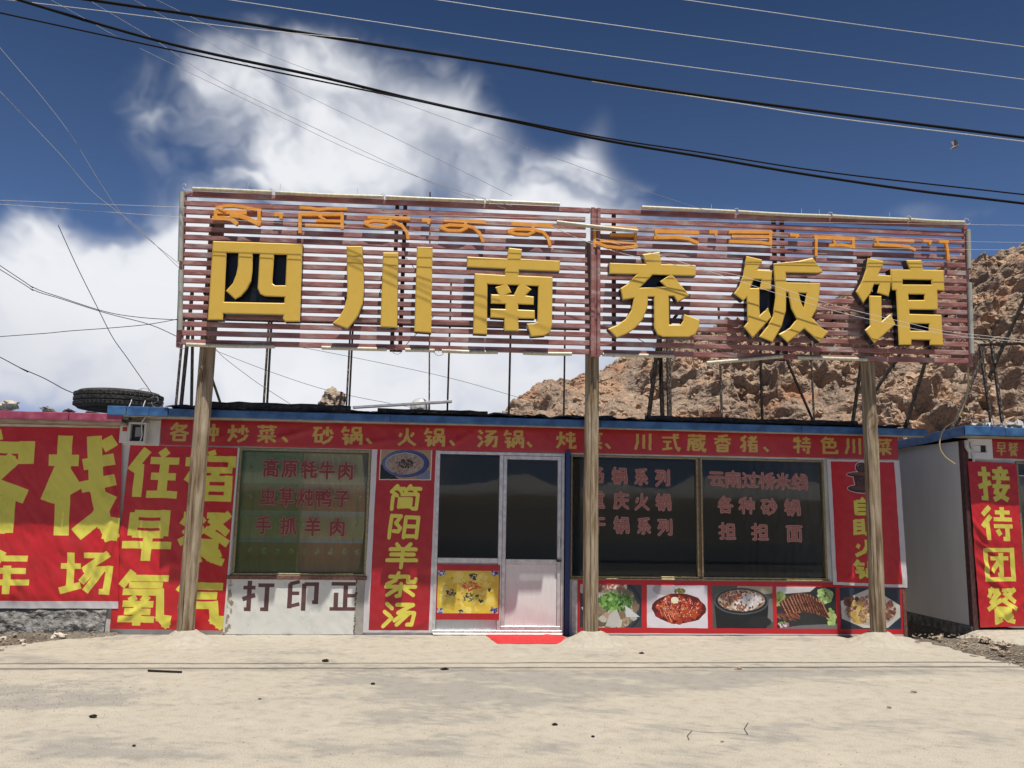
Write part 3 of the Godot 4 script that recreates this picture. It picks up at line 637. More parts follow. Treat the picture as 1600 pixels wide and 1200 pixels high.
func blank(w: int, h: int, c: Color) -> Image:
	var i := Image.create(w, h, false, Image.FORMAT_RGB8)
	i.fill(c)
	return i

# faint unevenness of ink and dust over a print
func weather(img: Image, amount: float, seed_: int) -> Image:
	var f := noise(seed_, 6.0 / img.get_width(), 5)
	var s := noise(seed_ + 3, 60.0 / img.get_width(), 2)
	var step := maxi(2, img.get_width() / 340)
	var over := Image.create(img.get_width() / step + 1, img.get_height() / step + 1, false, Image.FORMAT_RGBA8)
	for y in over.get_height():
		for x in over.get_width():
			var v := f.get_noise_2d(x * step, y * step) + .35 * s.get_noise_2d(x * step, y * step * .4)
			over.set_pixel(x, y, Color(.78, .72, .64, clampf(.12 + v * .5, 0, 1) * amount * .7) if v > -.1 else Color(.10, .06, .06, clampf(-v - .1, 0, 1) * amount * .35))
	over.resize(img.get_width(), img.get_height(), Image.INTERPOLATE_BILINEAR)
	img.convert(Image.FORMAT_RGBA8)
	img.blend_rect(over, Rect2i(0, 0, img.get_width(), img.get_height()), Vector2i.ZERO)
	img.convert(Image.FORMAT_RGB8)
	return img

# printed sheet hung on a wall: corners top-left, top-right, bottom-right, bottom-left in the plane z
func banner(called: String, label: String, img: Image, c: Array, z: float, amp := 0.008, seed_ := 1, fx := 1.2, fy := .5, nu := 40, nv := 40, creases := []) -> MeshInstance3D:
	var q := pts2(c)
	var f := noise(seed_, 1.0, 3)
	var g := noise(seed_ + 50, 1.0, 2)
	var mesh := sheet(nu, nv, func(u: float, v: float) -> Vector3:
		var p := q[0].lerp(q[1], u).lerp(q[3].lerp(q[2], u), v)
		var d := f.get_noise_2d(p.x * fx + p.y * .5, p.y * fy - p.x * .25) * amp + absf(g.get_noise_2d(p.x * 3.1 + p.y * 2.2, p.y * 1.1)) * amp * .7
		d += g.get_noise_2d(p.x * 6.0 + p.y * 3.4 + 30.0, p.y * 2.6 - p.x * 1.2) * minf(amp, .012) * .42
		var hang := smoothstep(0.0, .12, v) * (1.0 - .5 * smoothstep(.92, 1.0, v))
		for k in creases:   # pulled folds: x0, y0, x1, y1, width, height
			var e := Vector2(k[0], k[1])
			var w := Vector2(k[2], k[3])
			var t := clampf((p - e).dot(w - e) / (w - e).length_squared(), 0.0, 1.0)
			d += k[5] * exp(-pow(p.distance_to(e.lerp(w, t)) / k[4], 2.0)) * (1.0 - .7 * absf(t * 2.0 - 1.0))
		p += Vector2(f.get_noise_2d(u * 9.0, v * 5.0), f.get_noise_2d(u * 7.0 + 40.0, v * 3.0)) * .004
		return Vector3(p.x, p.y, z + (d + amp) * hang))
	var o := add(mesh, called, printed(img))
	return tag(o, label, "banner")

# ------------------------------------------------------------------ raised letters of the roof sign
func inset(p: PackedVector2Array, d: float) -> PackedVector2Array:   # material lies to the left of each edge
	var o := PackedVector2Array()
	var n := p.size()
	for i in n:
		var e0 := (p[i] - p[(i + n - 1) % n]).normalized()
		var e1 := (p[(i + 1) % n] - p[i]).normalized()
		var n0 := Vector2(-e0.y, e0.x)
		var n1 := Vector2(-e1.y, e1.x)
		var b := (n0 + n1).normalized()
		o.append(p[i] + b * d / maxf(.45, b.dot(n0)))
	return o

func without_holes(outer: PackedVector2Array, holes: Array) -> Array:
	var pieces := [outer]
	for h in holes:
		var cx := 0.0
		for p in h: cx += p.x / h.size()
		var next := []
		for p in pieces:
			for side in [[-1e3, cx], [cx, 1e3]]:
				var half := PackedVector2Array([Vector2(side[0], -1e3), Vector2(side[1], -1e3), Vector2(side[1], 1e3), Vector2(side[0], 1e3)])
				for q in Geometry2D.intersect_polygons(p, half):
					for r in Geometry2D.clip_polygons(q, h): next.append(r)
		pieces = next
	return pieces

func raised(outer: PackedVector2Array, holes: Array, z0: float, z1: float, bevel: float, face: SurfaceTool, side: SurfaceTool) -> void:
	if Geometry2D.is_polygon_clockwise(outer): outer.reverse()
	var rims := [outer]
	for h in holes:
		if not Geometry2D.is_polygon_clockwise(h): h.reverse()
		rims.append(h)
	var tops := []
	for r in rims:
		var t := inset(r, bevel)
		tops.append(t)
		for i in r.size():
			var j: int = (i + 1) % r.size()
			var e: Vector2 = r[j] - r[i]
			var n := Vector3(e.y, -e.x, 0).normalized()
			var zb := z1 - bevel * .75
			quad(side, Vector3(r[i].x, r[i].y, z0), Vector3(r[j].x, r[j].y, z0), Vector3(r[j].x, r[j].y, zb), Vector3(r[i].x, r[i].y, zb), n)
			quad(face, Vector3(r[i].x, r[i].y, zb), Vector3(r[j].x, r[j].y, zb), Vector3(t[j].x, t[j].y, z1), Vector3(t[i].x, t[i].y, z1), n + Vector3(0, 0, 1))
	for p in without_holes(tops[0], tops.slice(1)):
		var ix := Geometry2D.triangulate_polygon(p)
		for i in range(0, ix.size(), 3):
			tri(face, Vector3(p[ix[i]].x, p[ix[i]].y, z1), Vector3(p[ix[i + 1]].x, p[ix[i + 1]].y, z1), Vector3(p[ix[i + 2]].x, p[ix[i + 2]].y, z1), Vector3(0, 0, 1))

func slab(p: PackedVector2Array, z0: float, z1: float, st: SurfaceTool) -> void:
	if Geometry2D.is_polygon_clockwise(p): p.reverse()
	raised(p, [], z0, z1, .001, st, st)

# ------------------------------------------------------------------ sky
const CLOUDS := [
	[-11.7, 27.0, 4.9, 2.7, 0.70], [-7.8, 28.2, 4.7, 2.0, 0.80], [-3.1, 26.3, 5.6, 2.7, 1.10], [0.6, 25.6, 3.1, 2.0, 1.00],
	[-5.7, 23.7, 5.6, 2.4, 0.90], [-9.2, 21.4, 2.9, 2.0, 0.90], [-2.0, 21.9, 5.7, 2.7, 1.00], [-16.2, 25.5, 3.1, 2.7, 0.42],
	[4.9, 21.4, 5.3, 2.0, 0.62], [9.5, 22.0, 4.0, 2.2, 0.42], [13.2, 20.6, 3.9, 1.2, 0.36], [12.5, 26.0, 1.4, 2.0, 0.16],
	[-25.7, 13.0, 5.6, 3.0, 1.10], [-18.9, 13.0, 6.3, 2.8, 1.10], [-22.5, 9.3, 9.0, 3.5, 1.20], [-9.9, 12.1, 9.5, 4.9, 1.20],
	[1.0, 11.8, 11.4, 5.3, 1.20], [10.1, 11.0, 8.8, 4.0, 1.00], [19.7, 13.5, 7.5, 2.7, 0.90], [27.2, 14.5, 4.2, 1.8, 0.80],
	[-29.0, 6.0, 8.0, 2.6, 1.1], [-13.0, 6.5, 13.0, 3.0, 1.3], [3.0, 6.5, 13.0, 3.0, 1.3], [-30.0, 11.0, 6.0, 4.0, 1.2],
	[-7.0, 17.0, 9.0, 2.4, 0.75], [6.0, 17.0, 9.0, 2.6, 0.8], [12.0, 14.5, 9.0, 3.0, 0.8], [24.0, 14.5, 8.0, 2.4, 0.5],
	[-18.5, 24.0, 4.0, 3.0, 0.30], [-14.5, 22.3, 4.0, 2.2, 0.34], [8.0, 20.2, 6.0, 1.5, 0.38], [14.0, 19.4, 6.0, 1.1, 0.32], [11.0, 24.0, 1.3, 2.6, 0.20], [2.5, 27.5, 2.5, 1.6, 0.30],
	[14.5, 17.1, 6.9, 2.2, 0.50], [36.4, 16.6, 2.0, 1.5, 0.40], [32.7, 18.3, 2.1, 1.1, 0.30], [23.2, 17.1, 8.1, 1.3, 0.35],
]
var sky_a: FastNoiseLite
var sky_b: FastNoiseLite
var sky_c: FastNoiseLite

func sky_colour(az: float, el: float) -> Color:
	var e := deg_to_rad(el)
	var a := deg_to_rad(az)
	var d := Vector3(sin(a) * cos(e), sin(e), -cos(a) * cos(e))
	var k := pow(clampf(1.0 - sin(maxf(e, 0.0)), 0, 1), 3.2)
	var blue := Color(.009, .024, .070).lerp(Color(.165, .30, .62), k)
	var w := Vector3(sky_c.get_noise_3dv(d * 5.0), sky_c.get_noise_3dv(d * 5.0 + Vector3(7, 3, 1)), 0) * .07
	var n := sky_a.get_noise_3dv(d + w)
	var fine := sky_b.get_noise_3dv((d + w) * Vector3(.75, 1.3, .75))
	var s := 0.0
	if az > -45.0 and az < 52.0 and el < 42.0:
		for c in CLOUDS:
			var x: float = (az + fine * 1.1 - c[0]) / c[2]
			var y: float = (el + n * 1.2 - c[1]) / c[3]
			var q := x * x + y * y
			if q < 6.0: s += c[4] * exp(-q * .9)
	var away := smoothstep(30.0, 46.0, absf(az - 4.0)) if el < 42.0 else smoothstep(34.0, 46.0, el)
	away = maxf(away, smoothstep(30.0, 46.0, absf(az - 4.0)))
	s = s * (1.0 - away) + away * clampf(sky_c.get_noise_3dv(d) * 2.4 - .25, 0.0, 1.3)
	var soft := 1.0 - exp(-.92 * s)
	var dens := soft * 1.12 + (n * .80 + fine * .55) * smoothstep(.02, .40, soft) * (1.0 - .62 * smoothstep(.55, .95, soft)) - .27
	var cover := pow(smoothstep(-.16, .80, dens), 1.35) * .95
	var thick := smoothstep(.25, .75, dens)
	var under := clampf((14.0 - el) / 12.0, 0.0, 1.0) * smoothstep(.5, 1.3, s)
	var white := Color(.60, .62, .66).lerp(Color(.70, .71, .735), thick).lerp(Color(.46, .465, .50), clampf(under * (.55 - n * 1.1), 0, .9))
	var o := blue.lerp(white, cover)
	return o

func make_sky() -> ImageTexture:
	sky_a = noise(5, 3.0, 5)
	sky_b = noise(9, 9.0, 4)
	sky_c = noise(21, 1.1, 5)
	var small := Image.create(720, 360, false, Image.FORMAT_RGB8)
	for y in 360:
		for x in 720:
			var el := 90.0 - (y + .5) * .5
			var az := wrapf((x + .5) * .5, -180.0, 180.0)
			small.set_pixel(x, y, sky_colour(az, el).linear_to_srgb() if el > -1.0 else C(.20, .175, .14))
	small.resize(4096, 2048, Image.INTERPOLATE_CUBIC)
	for y in range(int((90.0 - 37.0) / 180.0 * 2048), 1022):
		for x in range(int(-33.0 / 360.0 * 4096), int(44.0 / 360.0 * 4096)):
			small.set_pixel(posmod(x, 4096), y, sky_colour((x + .5) / 4096.0 * 360.0, 90.0 - (y + .5) / 2048.0 * 180.0).linear_to_srgb())
	return ImageTexture.create_from_image(small)

# ------------------------------------------------------------------ ground
func pad_edge_left(z: float) -> float:
	return lerpf(-3.42, -4.25, clampf(z / .8, 0, 1)) - maxf(z - .8, 0) * 1.9

func pad_edge_right(z: float) -> float:
	return 5.74 + maxf(0.0, z - .2) * .06 + maxf(z - 1.9, 0) * 1.9

func make_ground() -> void:
	var f := noise(41, .9, 5)
	var g := noise(42, 5.0, 3)
	# dirt: near part with real bumps, wide rest flat
	var dirt_col := func(_u: float, _v: float, p: Vector3) -> Color:
		var k := clampf(.5 + f.get_noise_2d(p.x * 1.3, p.z * 1.3) * .9 + g.get_noise_2d(p.x, p.z) * .35, 0, 1)
		return Color(.13, .112, .09).lerp(Color(.27, .238, .195), k)
	var near := sheet(300, 190, func(u: float, v: float) -> Vector3:
		var x := lerpf(-10, 13, u)
		var z := lerpf(-3.4, 10, v)
		var inside := x > pad_edge_left(z) + .25 and x < pad_edge_right(z) - .2 and z > 0.1
		var y := -.022 + f.get_noise_2d(x * 1.5, z * 1.5) * .035 + absf(g.get_noise_2d(x * 1.6, z * 1.6)) * .03
		if x > 5.72 and x < 6.66: y -= .24 * smoothstep(.15, -.25, z) * smoothstep(5.72, 5.95, x) * smoothstep(6.68, 6.45, x)
		if x < -3.3 and z < .9: y += .035 * smoothstep(.9, 0.0, z)
		if inside: y = -.07
		return Vector3(x, y, z), dirt_col)
	var m := plain(Color.WHITE, .95)
	m.vertex_color_use_as_albedo = true
	m.albedo_texture = ntex(43, .05, [[0.1, Color(.62, .60, .58)], [0.5, Color(.9, .89, .88)], [0.9, Color(1, 1, 1)]], 5)
	m.uv1_triplanar = true
	m.uv1_world_triplanar = true
	m.uv1_scale = Vector3(1.2, 1.2, 1.2)
	m.heightmap_enabled = true
	m.heightmap_texture = M.bump_tex
	m.heightmap_scale = 5.0
	var ground := Node3D.new()
	ground.name = "ground"
	add_child(ground)
	struct(ground)
	add(near, "dirt_surface", m, ground)
	var far := mottled([[0.2, C(.12, .10, .08)], [0.8, C(.19, .165, .13)]], Vector3(.15, .15, .15), .95, 44, .02)
	var st := begin()
	for r in [[-4000, -4000, 4000, -3.39], [-4000, 9.99, 4000, 4000], [-4000, -3.4, -9.99, 10], [12.99, -3.4, 4000, 10]]:
		quad(st, Vector3(r[0], -.06, r[1]), Vector3(r[2], -.06, r[1]), Vector3(r[2], -.06, r[3]), Vector3(r[0], -.06, r[3]), Vector3.UP)
	add(st.commit(), "plain_surface", far, ground)
	# concrete forecourt
	var s1 := noise(51, .42, 5)
	var s2 := noise(52, 1.6, 4)
	var s3 := noise(53, 5.0, 4)
	var e1 := noise(54, 2.4, 4)
	var pad_col := func(_u: float, _v: float, p: Vector3) -> Color:
		var c := Color(.388, .355, .300)
		var grey := s1.get_noise_2d(p.x * .8, p.z * 1.7) + .5 * s2.get_noise_2d(p.x * .8, p.z * 1.3) + .2 * s3.get_noise_2d(p.x, p.z)
		# worn bare patches of grey concrete where the dust is thinner
		for q in [[.65, 3.2, .9, .5, .95], [1.5, 3.0, .8, .35, .7], [.2, 2.5, 1.5, .35, .55], [-.2, 3.7, .8, .4, .55], [2.2, 2.7, .9, .2, .5], [-2.9, 3.0, .55, .22, .9], [-3.4, 2.75, .5, .2, .8], [-2.5, 3.25, .5, .12, .6], [1.5, 2.3, 1.3, .22, .45], [3.0, 2.2, 1.6, .16, .35], [3.0, 3.9, .5, .15, .35]]:
			var d := Vector2((p.x - q[0]) / q[2], (p.z - q[1]) / q[3]).length_squared()
			grey += q[4] * exp(-d)
		grey += .42 * s3.get_noise_2d(p.x * 2.2, p.z * 2.2) + .25 * s2.get_noise_2d(p.x * 3.0 + 7.0, p.z * 3.0)
		grey = .40 * smoothstep(.0, .85, grey + .08) + .48 * smoothstep(.38, .60, grey + .08)
		c = c.lerp(Color(.245, .236, .220), grey * .9)
		c = c.lerp(Color(.435, .395, .332), smoothstep(.1, .6, s2.get_noise_2d(p.x * .9 + 40, p.z * 1.5) + .25 * s3.get_noise_2d(p.x, p.z)) * .6)
		c = c.lerp(Color(.22, .195, .16), smoothstep(.34, .6, s3.get_noise_2d(p.x * 1.2 + 9, p.z * 1.2)) * .28)
		return c
	var lift := func(x: float, z: float) -> float: return s2.get_noise_2d(x * .7, z * .7) * .004 + s3.get_noise_2d(x * 1.4, z * 1.4) * .0016
	var pad := sheet(340, 260, func(u: float, v: float) -> Vector3:
		var z := lerpf(-.03, 9.6, v * v * .55 + v * .45)
		var xl := pad_edge_left(z) + e1.get_noise_1d(z * 1.5) * .16
		var xr := pad_edge_right(z) + e1.get_noise_1d(z * 1.8 + 60) * .10
		var x := lerpf(xl, xr, u)
		var y: float = lift.call(x, z)
		y -= .05 * (smoothstep(.006, 0.0, u) + smoothstep(.994, 1.0, u))
		return Vector3(x, y, z), pad_col)
	var pm := plain(Color.WHITE, .9)
	pm.vertex_color_use_as_albedo = true
	pm.albedo_texture = ntex(55, .018, [[0.12, Color(.92, .917, .91)], [0.36, Color(.97, .968, .965)], [0.52, Color(.99, .99, .99)], [0.9, Color(1, 1, 1)]], 6, 1024)
	pm.uv1_triplanar = true
	pm.uv1_world_triplanar = true
	pm.uv1_scale = Vector3(.33, .33, .33)
	pm.detail_enabled = true
	pm.detail_uv_layer = BaseMaterial3D.DETAIL_UV_2
	pm.detail_albedo = ntex(56, .11, [[0.16, Color(.62, .60, .57)], [0.27, Color(.90, .89, .875)], [0.42, Color(.975, .973, .97)], [0.75, Color(1, 1, 1)]], 4, 1024)
	pm.detail_blend_mode = BaseMaterial3D.BLEND_MODE_MUL
	pm.uv2_triplanar = true
	pm.uv2_world_triplanar = true
	pm.uv2_scale = Vector3(.62, .62, .62)
	pm.heightmap_enabled = true
	pm.heightmap_texture = M.bump_tex
	pm.heightmap_scale = .25
	struct(add(pad, "forecourt_pavement", pm))
	# raised slab in front of the building on the right
	var apron := sheet(24, 16, func(u: float, v: float) -> Vector3:
		var x := lerpf(6.42, 9.5, u)
		var z := lerpf(-.1, .62, v)
		var drop := .09 * (smoothstep(.10, 0.0, u) + smoothstep(.72, 1.0, v))
		return Vector3(x + e1.get_noise_1d(z * 4.0) * .08 * (1.0 - u), .06 - drop + s3.get_noise_2d(x * 2.0, z * 2.0) * .008, z))
	struct(add(apron, "side_pavement", M.sand))
	# cracks: thin dark gaps in the forecourt
	for c in [[1.73, 4.04, 1.86, 4.12, 2.0, 4.14, 2.08, 4.18, 2.13, 4.19, 2.16, 4.05, 2.25, 3.89], [1.79, 4.08, 1.72, 4.2, 1.70, 4.3]]:
		var cs := begin()
		for i in range(0, c.size() - 2, 2):
			var a := Vector3(c[i], .003 + lift.call(c[i], c[i + 1]), c[i + 1])
			var b := Vector3(c[i + 2], .003 + lift.call(c[i + 2], c[i + 3]), c[i + 3])
			var n := Vector3(b.z - a.z, 0, a.x - b.x).normalized() * .0024
			quad(cs, a - n, a + n, b + n, b - n, Vector3.UP)
		struct(add(cs.commit(), "pavement_crack", M.black))
	# loose stones
	var stones := [[-3.8, .3, .13], [-3.55, .12, .06], [-4.05, .55, .05], [-4.3, .42, .07], [-3.95, .75, .04], [6.25, .92, .17], [5.95, .30, .09], [6.10, .55, .07], [6.42, .45, .12], [6.5, .72, .06], [5.9, .85, .05], [6.05, 1.25, .06]]
	for i in stones.size():
		var s: Array = stones[i]
		var o := add(M.rocks[i % 3], "loose_stone", M.pale_stone if i < 5 else M.stone)
		o.transform = Transform3D(Basis(Vector3.UP, i * 1.7).scaled(Vector3(s[2] * 1.3, s[2] * .7, s[2])), Vector3(s[0], .02, s[1]))
		tag(o, ["tan fist sized stone lying in the gravel beside the big red guesthouse banner", "small tan stone in the gravel by the guesthouse wall"][0 if i == 0 else 1] if i < 5 else (["flat grey stone lying on the rubble beside the concrete forecourt edge", "small grey stone in the rubble between the two shop buildings"][0 if i == 5 else 1]), "stone", "" if i == 0 or i == 5 else ("small stones in the left gravel" if i < 5 else "small stones in the right rubble"))
	var mm := MultiMesh.new()
	mm.transform_format = MultiMesh.TRANSFORM_3D
	mm.mesh = M.pebble
	mm.instance_count = 900
	for i in 900:
		var left := i < 500
		var x := rng.randf_range(-6.4, -3.3) if left else rng.randf_range(5.7, 6.7)
		var z := rng.randf_range(-.02, 1.1) if left else rng.randf_range(-.1, 2.2)
		if left and x > pad_edge_left(z) + .1: x -= .7
		var s := rng.randf_range(.008, .03) * (1.6 if rng.randf() < .08 else 1.0)
		mm.set_instance_transform(i, Transform3D(Basis(Vector3(rng.randf(), 1, rng.randf()).normalized(), rng.randf() * TAU).scaled(Vector3(s * 1.3, s * .8, s)), Vector3(x, .012 + (.03 if left and z < .4 else 0.0), z)))
	var gravel := MultiMeshInstance3D.new()
	gravel.name = "gravel"
	gravel.multimesh = mm
	gravel.material_override = M.stone
	add_child(gravel)
	tag(gravel, "loose gravel and dirt crumbs along the edges of the concrete", "gravel", "", "stuff")
	var cm := MultiMesh.new()
	cm.transform_format = MultiMesh.TRANSFORM_3D
	cm.mesh = M.pebble
	cm.instance_count = 1500
	for i in 1500:
		var at := Vector2(rng.randfn(-2.9, .45), rng.randfn(2.95, .32)) if i < 420 else Vector2(rng.randf_range(-3.8, 5.6), rng.randf_range(.1, 4.9))
		var s := rng.randf_range(.0025, .008)
		cm.set_instance_transform(i, Transform3D(Basis(Vector3.UP, rng.randf() * TAU).scaled(Vector3(s * 1.6, s * .6, s)), Vector3(at.x, lift.call(at.x, at.y) + .001, at.y)))
	var crumbs := MultiMeshInstance3D.new()
	crumbs.name = "dirt_crumbs"
	crumbs.multimesh = cm
	crumbs.material_override = M.cement
	add_child(crumbs)
	tag(crumbs, "tiny dirt crumbs strewn over the concrete forecourt", "dirt", "", "stuff")
	var specks := [[-1.2, 3.1], [.9, 3.9], [-2.2, 3.6], [2.9, 2.0], [1.1, 4.2], [-.4, 2.6], [4.0, 3.0], [.2, 2.0], [-1.7, 4.3], [3.5, 3.5], [2.2, 1.2], [-.9, 1.6], [1.9, 4.35], [-3.0, 3.9]]
	for i in specks.size():
		var o := add(M.rocks[i % 3], "pebble", M.dark_steel if i % 3 else M.stone)
		var s := .018 + .012 * (i % 4)
		o.transform = Transform3D(Basis(Vector3.UP, i * 2.1).scaled(Vector3(s * 1.4, s * .7, s)), Vector3(specks[i][0], .006, specks[i][1]))
		tag(o, "small pebble lying on the open concrete forecourt", "pebble", "pebbles scattered on the forecourt")
	st = begin()
	beam(st, Vector3(-2.34, .012, 2.06), Vector3(-2.04, .010, 2.12), .016, .014)
	tag(add(st.commit(), "metal_rod", M.dark_steel), "short dark metal rod lying flat on the concrete forecourt", "rod")

# ------------------------------------------------------------------ hills
const CREST := [[-40, 0.0], [-14, 2.4], [0, 5.3], [4.6, 7.0], [7, 8.4], [10.5, 10.0], [14, 11.2], [18, 12.4], [25, 14.6], [35.6, 17.9], [48, 21.0], [80, 26.0]]

func crest(x: float) -> float:
	for i in CREST.size() - 1:
		if x <= CREST[i + 1][0]:
			return lerpf(CREST[i][1], CREST[i + 1][1], clampf((x - CREST[i][0]) / (CREST[i + 1][0] - CREST[i][0]), 0, 1))
	return 26.0

func make_hills() -> void:
	var big := noise(61, .09, 4)
	var mid := noise(62, .33, 5)
	mid.fractal_type = FastNoiseLite.FRACTAL_RIDGED
	var cell := noise(63, .42, 3, FastNoiseLite.TYPE_CELLULAR)
	cell.cellular_return_type = FastNoiseLite.RETURN_DISTANCE2_SUB
	var fine := noise(64, 1.5, 5)
	var crack := noise(67, 1.7, 3, FastNoiseLite.TYPE_CELLULAR)
	crack.cellular_return_type = FastNoiseLite.RETURN_DISTANCE2_SUB
	var gully := noise(68, .16, 4)
	gully.fractal_type = FastNoiseLite.FRACTAL_RIDGED
	var strata := noise(69, 1.1, 3)
	var tone := noise(65, .16, 4)
	var surf := func(u: float, v: float) -> Vector3:
		var x := lerpf(-26, -3, u / .08) if u < .08 else (lerpf(-3, 47, (u - .08) / .86) if u < .94 else lerpf(47, 75, (u - .94) / .06))
		var t := (1.0 - v) * 1.12
		var z := -7.5 - 29.5 * t
		var h := crest(x + big.get_noise_2d(x * 2, z * 2) * 2.0)
		var y: float
		if t <= 1.0:
			y = h * (sin(t * PI * .5) * .55 + t * .45)
		else:
			y = h * (1.0 - (t - 1.0) * 2.5)
		var p := Vector3(x, y - .3, z)
		# how rocky: crags low on the right, scree in the middle
		var rocky := clampf(smoothstep(9.0, 15.0, x + big.get_noise_2d(x, z) * 8.0) * (1.05 - t * .45) + .16 + big.get_noise_2d(x * 1.7 + 50, z * 1.7) * .7 + .35 * smoothstep(.72, .9, t) * smoothstep(11.0, 7.0, x), .08, 1.25)
		var nrm := Vector3(-.2, .62, .75).normalized()
		var d := (mid.get_noise_3dv(p) * 1.25 + .1) * rocky
		d += (cell.get_noise_3dv(p * Vector3(1, 1.2, 1)) + .55) * .95 * rocky + gully.get_noise_2d(x * 1.0 + t * 2.5, t * 2.2) * 1.2 * smoothstep(.1, .4, t) * smoothstep(1.02, .7, t)
		d += strata.get_noise_2d(x * .12 + y * .1, (y + x * .35) * 1.0) * .35 * rocky
		d += fine.get_noise_3dv(p) * (.12 + .34 * rocky) + (crack.get_noise_3dv(p) + .5) * .24 * (.2 + rocky)
		return p + nrm * d * clampf(t * 6.0, .0, 1.0) + Vector3(big.get_noise_3dv(p * 2.0), 0, 0) * .8 * rocky
	var col := func(_u: float, _v: float, p: Vector3) -> Color:
		var k := tone.get_noise_3dv(p) + .5 * fine.get_noise_3dv(p * .6)
		var c := Color(.31, .192, .122).lerp(Color(.45, .300, .204), clampf(.5 + k, 0, 1))
		c = c.lerp(Color(.35, .175, .10), smoothstep(.05, .5, tone.get_noise_3dv(p * 1.4 + Vector3(30, 0, 0))) * .7)
		c = c.lerp(Color(.22, .185, .15), smoothstep(.0, .45, mid.get_noise_3dv(p * .8 + Vector3(9, 4, 1))) * .65)
		c = c.lerp(Color(.54, .42, .31), smoothstep(.25, .6, fine.get_noise_3dv(p * .4 + Vector3(3, 8, 1))) * .5)
		return c
	var m := plain(Color.WHITE, .97)
	m.vertex_color_use_as_albedo = true
	m.albedo_texture = ntex(66, .05, [[0.1, Color(.55, .52, .50)], [0.35, Color(.83, .815, .80)], [0.6, Color(1, 1, 1)]], 5)
	m.uv1_triplanar = true
	m.uv1_world_triplanar = true
	m.uv1_scale = Vector3(.35, .35, .35)
	m.heightmap_enabled = true
	m.heightmap_texture = M.bump_tex
	m.heightmap_scale = 14.0
	var hill := add(sheet(600, 270, surf, col), "rocky_hill", m)
	struct(hill)
	M.hill = m
	# separate boulders on the slope
	for i in 95:
		var u := rng.randf_range(.14, .80)
		var v := rng.randf_range(.25, .95)
		var p: Vector3 = surf.call(u, v)
		if p.x < 3.0 or (p.x < 12.0 and i % 4 != 0): continue
		var s := rng.randf_range(.35, .9) * (2.4 if rng.randf() < .16 and p.x > 9.0 else 1.0)
		var o := add(M.rocks[i % 3], "boulder", M.hill_stone, hill)
		o.transform = Transform3D(Basis(Vector3(rng.randf() - .5, 1, rng.randf() - .5).normalized(), rng.randf() * TAU).scaled(Vector3(s * rng.randf_range(.8, 1.3), s * rng.randf_range(.6, 1.1), s)), p - Vector3(0, s * .22, 0))
	# the large outcrops
	var crag := facet(rock_mesh(8, 34, 24, .34))
	for q in [[11.3, 5.0, -22.4, 3.4, 3.8, 2.6, .3], [13.1, 5.6, -22.4, 2.6, 3.0, 2.4, 1.4], [13.5, 4.6, -20.0, 2.4, 2.0, 2.0, 2.2], [15.6, 5.2, -20.8, 3.0, 2.4, 2.2, .9], [17.4, 4.4, -18.7, 3.6, 2.6, 2.4, 2.9], [19.4, 6.0, -20.8, 3.0, 2.6, 2.4, 4.0], [22.8, 7.2, -21.6, 3.6, 2.8, 2.6, 5.1], [6.4, 5.9, -32.4, 3.0, 1.5, 2.0, .5], [7.9, 6.7, -34.0, 3.0, 1.6, 2.0, 1.9], [5.0, 5.4, -33.0, 2.4, 1.3, 1.8, 3.1], [29.2, 12.4, -30.0, 3.4, 2.6, 2.6, 2.0]]:
		var o := add(crag, "outcrop", M.grey_crag if q[3] > 3.1 else M.hill_stone, hill)
		o.transform = Transform3D(Basis(Vector3.UP, q[6]) * Basis.from_scale(Vector3(q[3], q[4], q[5])), Vector3(q[0], q[1], q[2]))
	var mm := MultiMesh.new()
	mm.transform_format = MultiMesh.TRANSFORM_3D
	mm.mesh = M.pebble
	mm.instance_count = 5500
	for i in 5500:
		var q: Vector3 = surf.call(rng.randf_range(.10, .86), rng.randf_range(.12, .98))
		var s := .07 + .36 * pow(rng.randf(), 4.0)
		mm.set_instance_transform(i, Transform3D(Basis(Vector3(rng.randf() - .5, 1, rng.randf() - .5).normalized(), rng.randf() * TAU).scaled(Vector3(s * 1.3, s * .9, s)), q))
	var scree := MultiMeshInstance3D.new()
	scree.name = "scree"
	scree.multimesh = mm
	scree.material_override = M.hill_stone
	scree.set_meta("kind", "stuff")
	hill.add_child(scree)
	# snowy range across the plain behind the viewer, which the door glass mirrors
	var r1 := noise(71, .0022, 6)
	r1.fractal_type = FastNoiseLite.FRACTAL_RIDGED
	var range_surf := func(u: float, v: float) -> Vector3:
		var x := lerpf(-2600, 2600, u)
		var z := lerpf(1700, 2600, v)
		var y := sin(clampf(v * 1.15, 0, 1) * PI * .5) * (26.0 + 52.0 * maxf(0.0, r1.get_noise_2d(x * .9, 300.0) + .3)) + (r1.get_noise_2d(x, z) + .2) * 22.0 * smoothstep(.05, .4, v) - .5
		return Vector3(x, maxf(y, -.4), z)
	var range_col := func(_u: float, _v: float, p: Vector3) -> Color:
		return Color(.24, .19, .145).lerp(Color(.72, .74, .78), smoothstep(24.0, 44.0, p.y + r1.get_noise_2d(p.x * 3, p.z * 3) * 16.0))
	var rm := plain(Color.WHITE, .95)
	rm.vertex_color_use_as_albedo = true
	struct(add(sheet(260, 50, range_surf, range_col), "mountain_range", rm))
	# unseen asphalt strip added behind the viewer to darken reflections and bounce light
	var asphalt := mottled([[0.2, C(.045, .045, .046)], [0.8, C(.075, .074, .072)]], Vector3(.3, .3, .3), .85, 49, .02, 1.0)
	var rd := begin()
	bx(rd, Vector3(-200, -.06, 13.0), Vector3(200, .03, 24.0), .01)
	struct(add(rd.commit(), "added_road", asphalt))

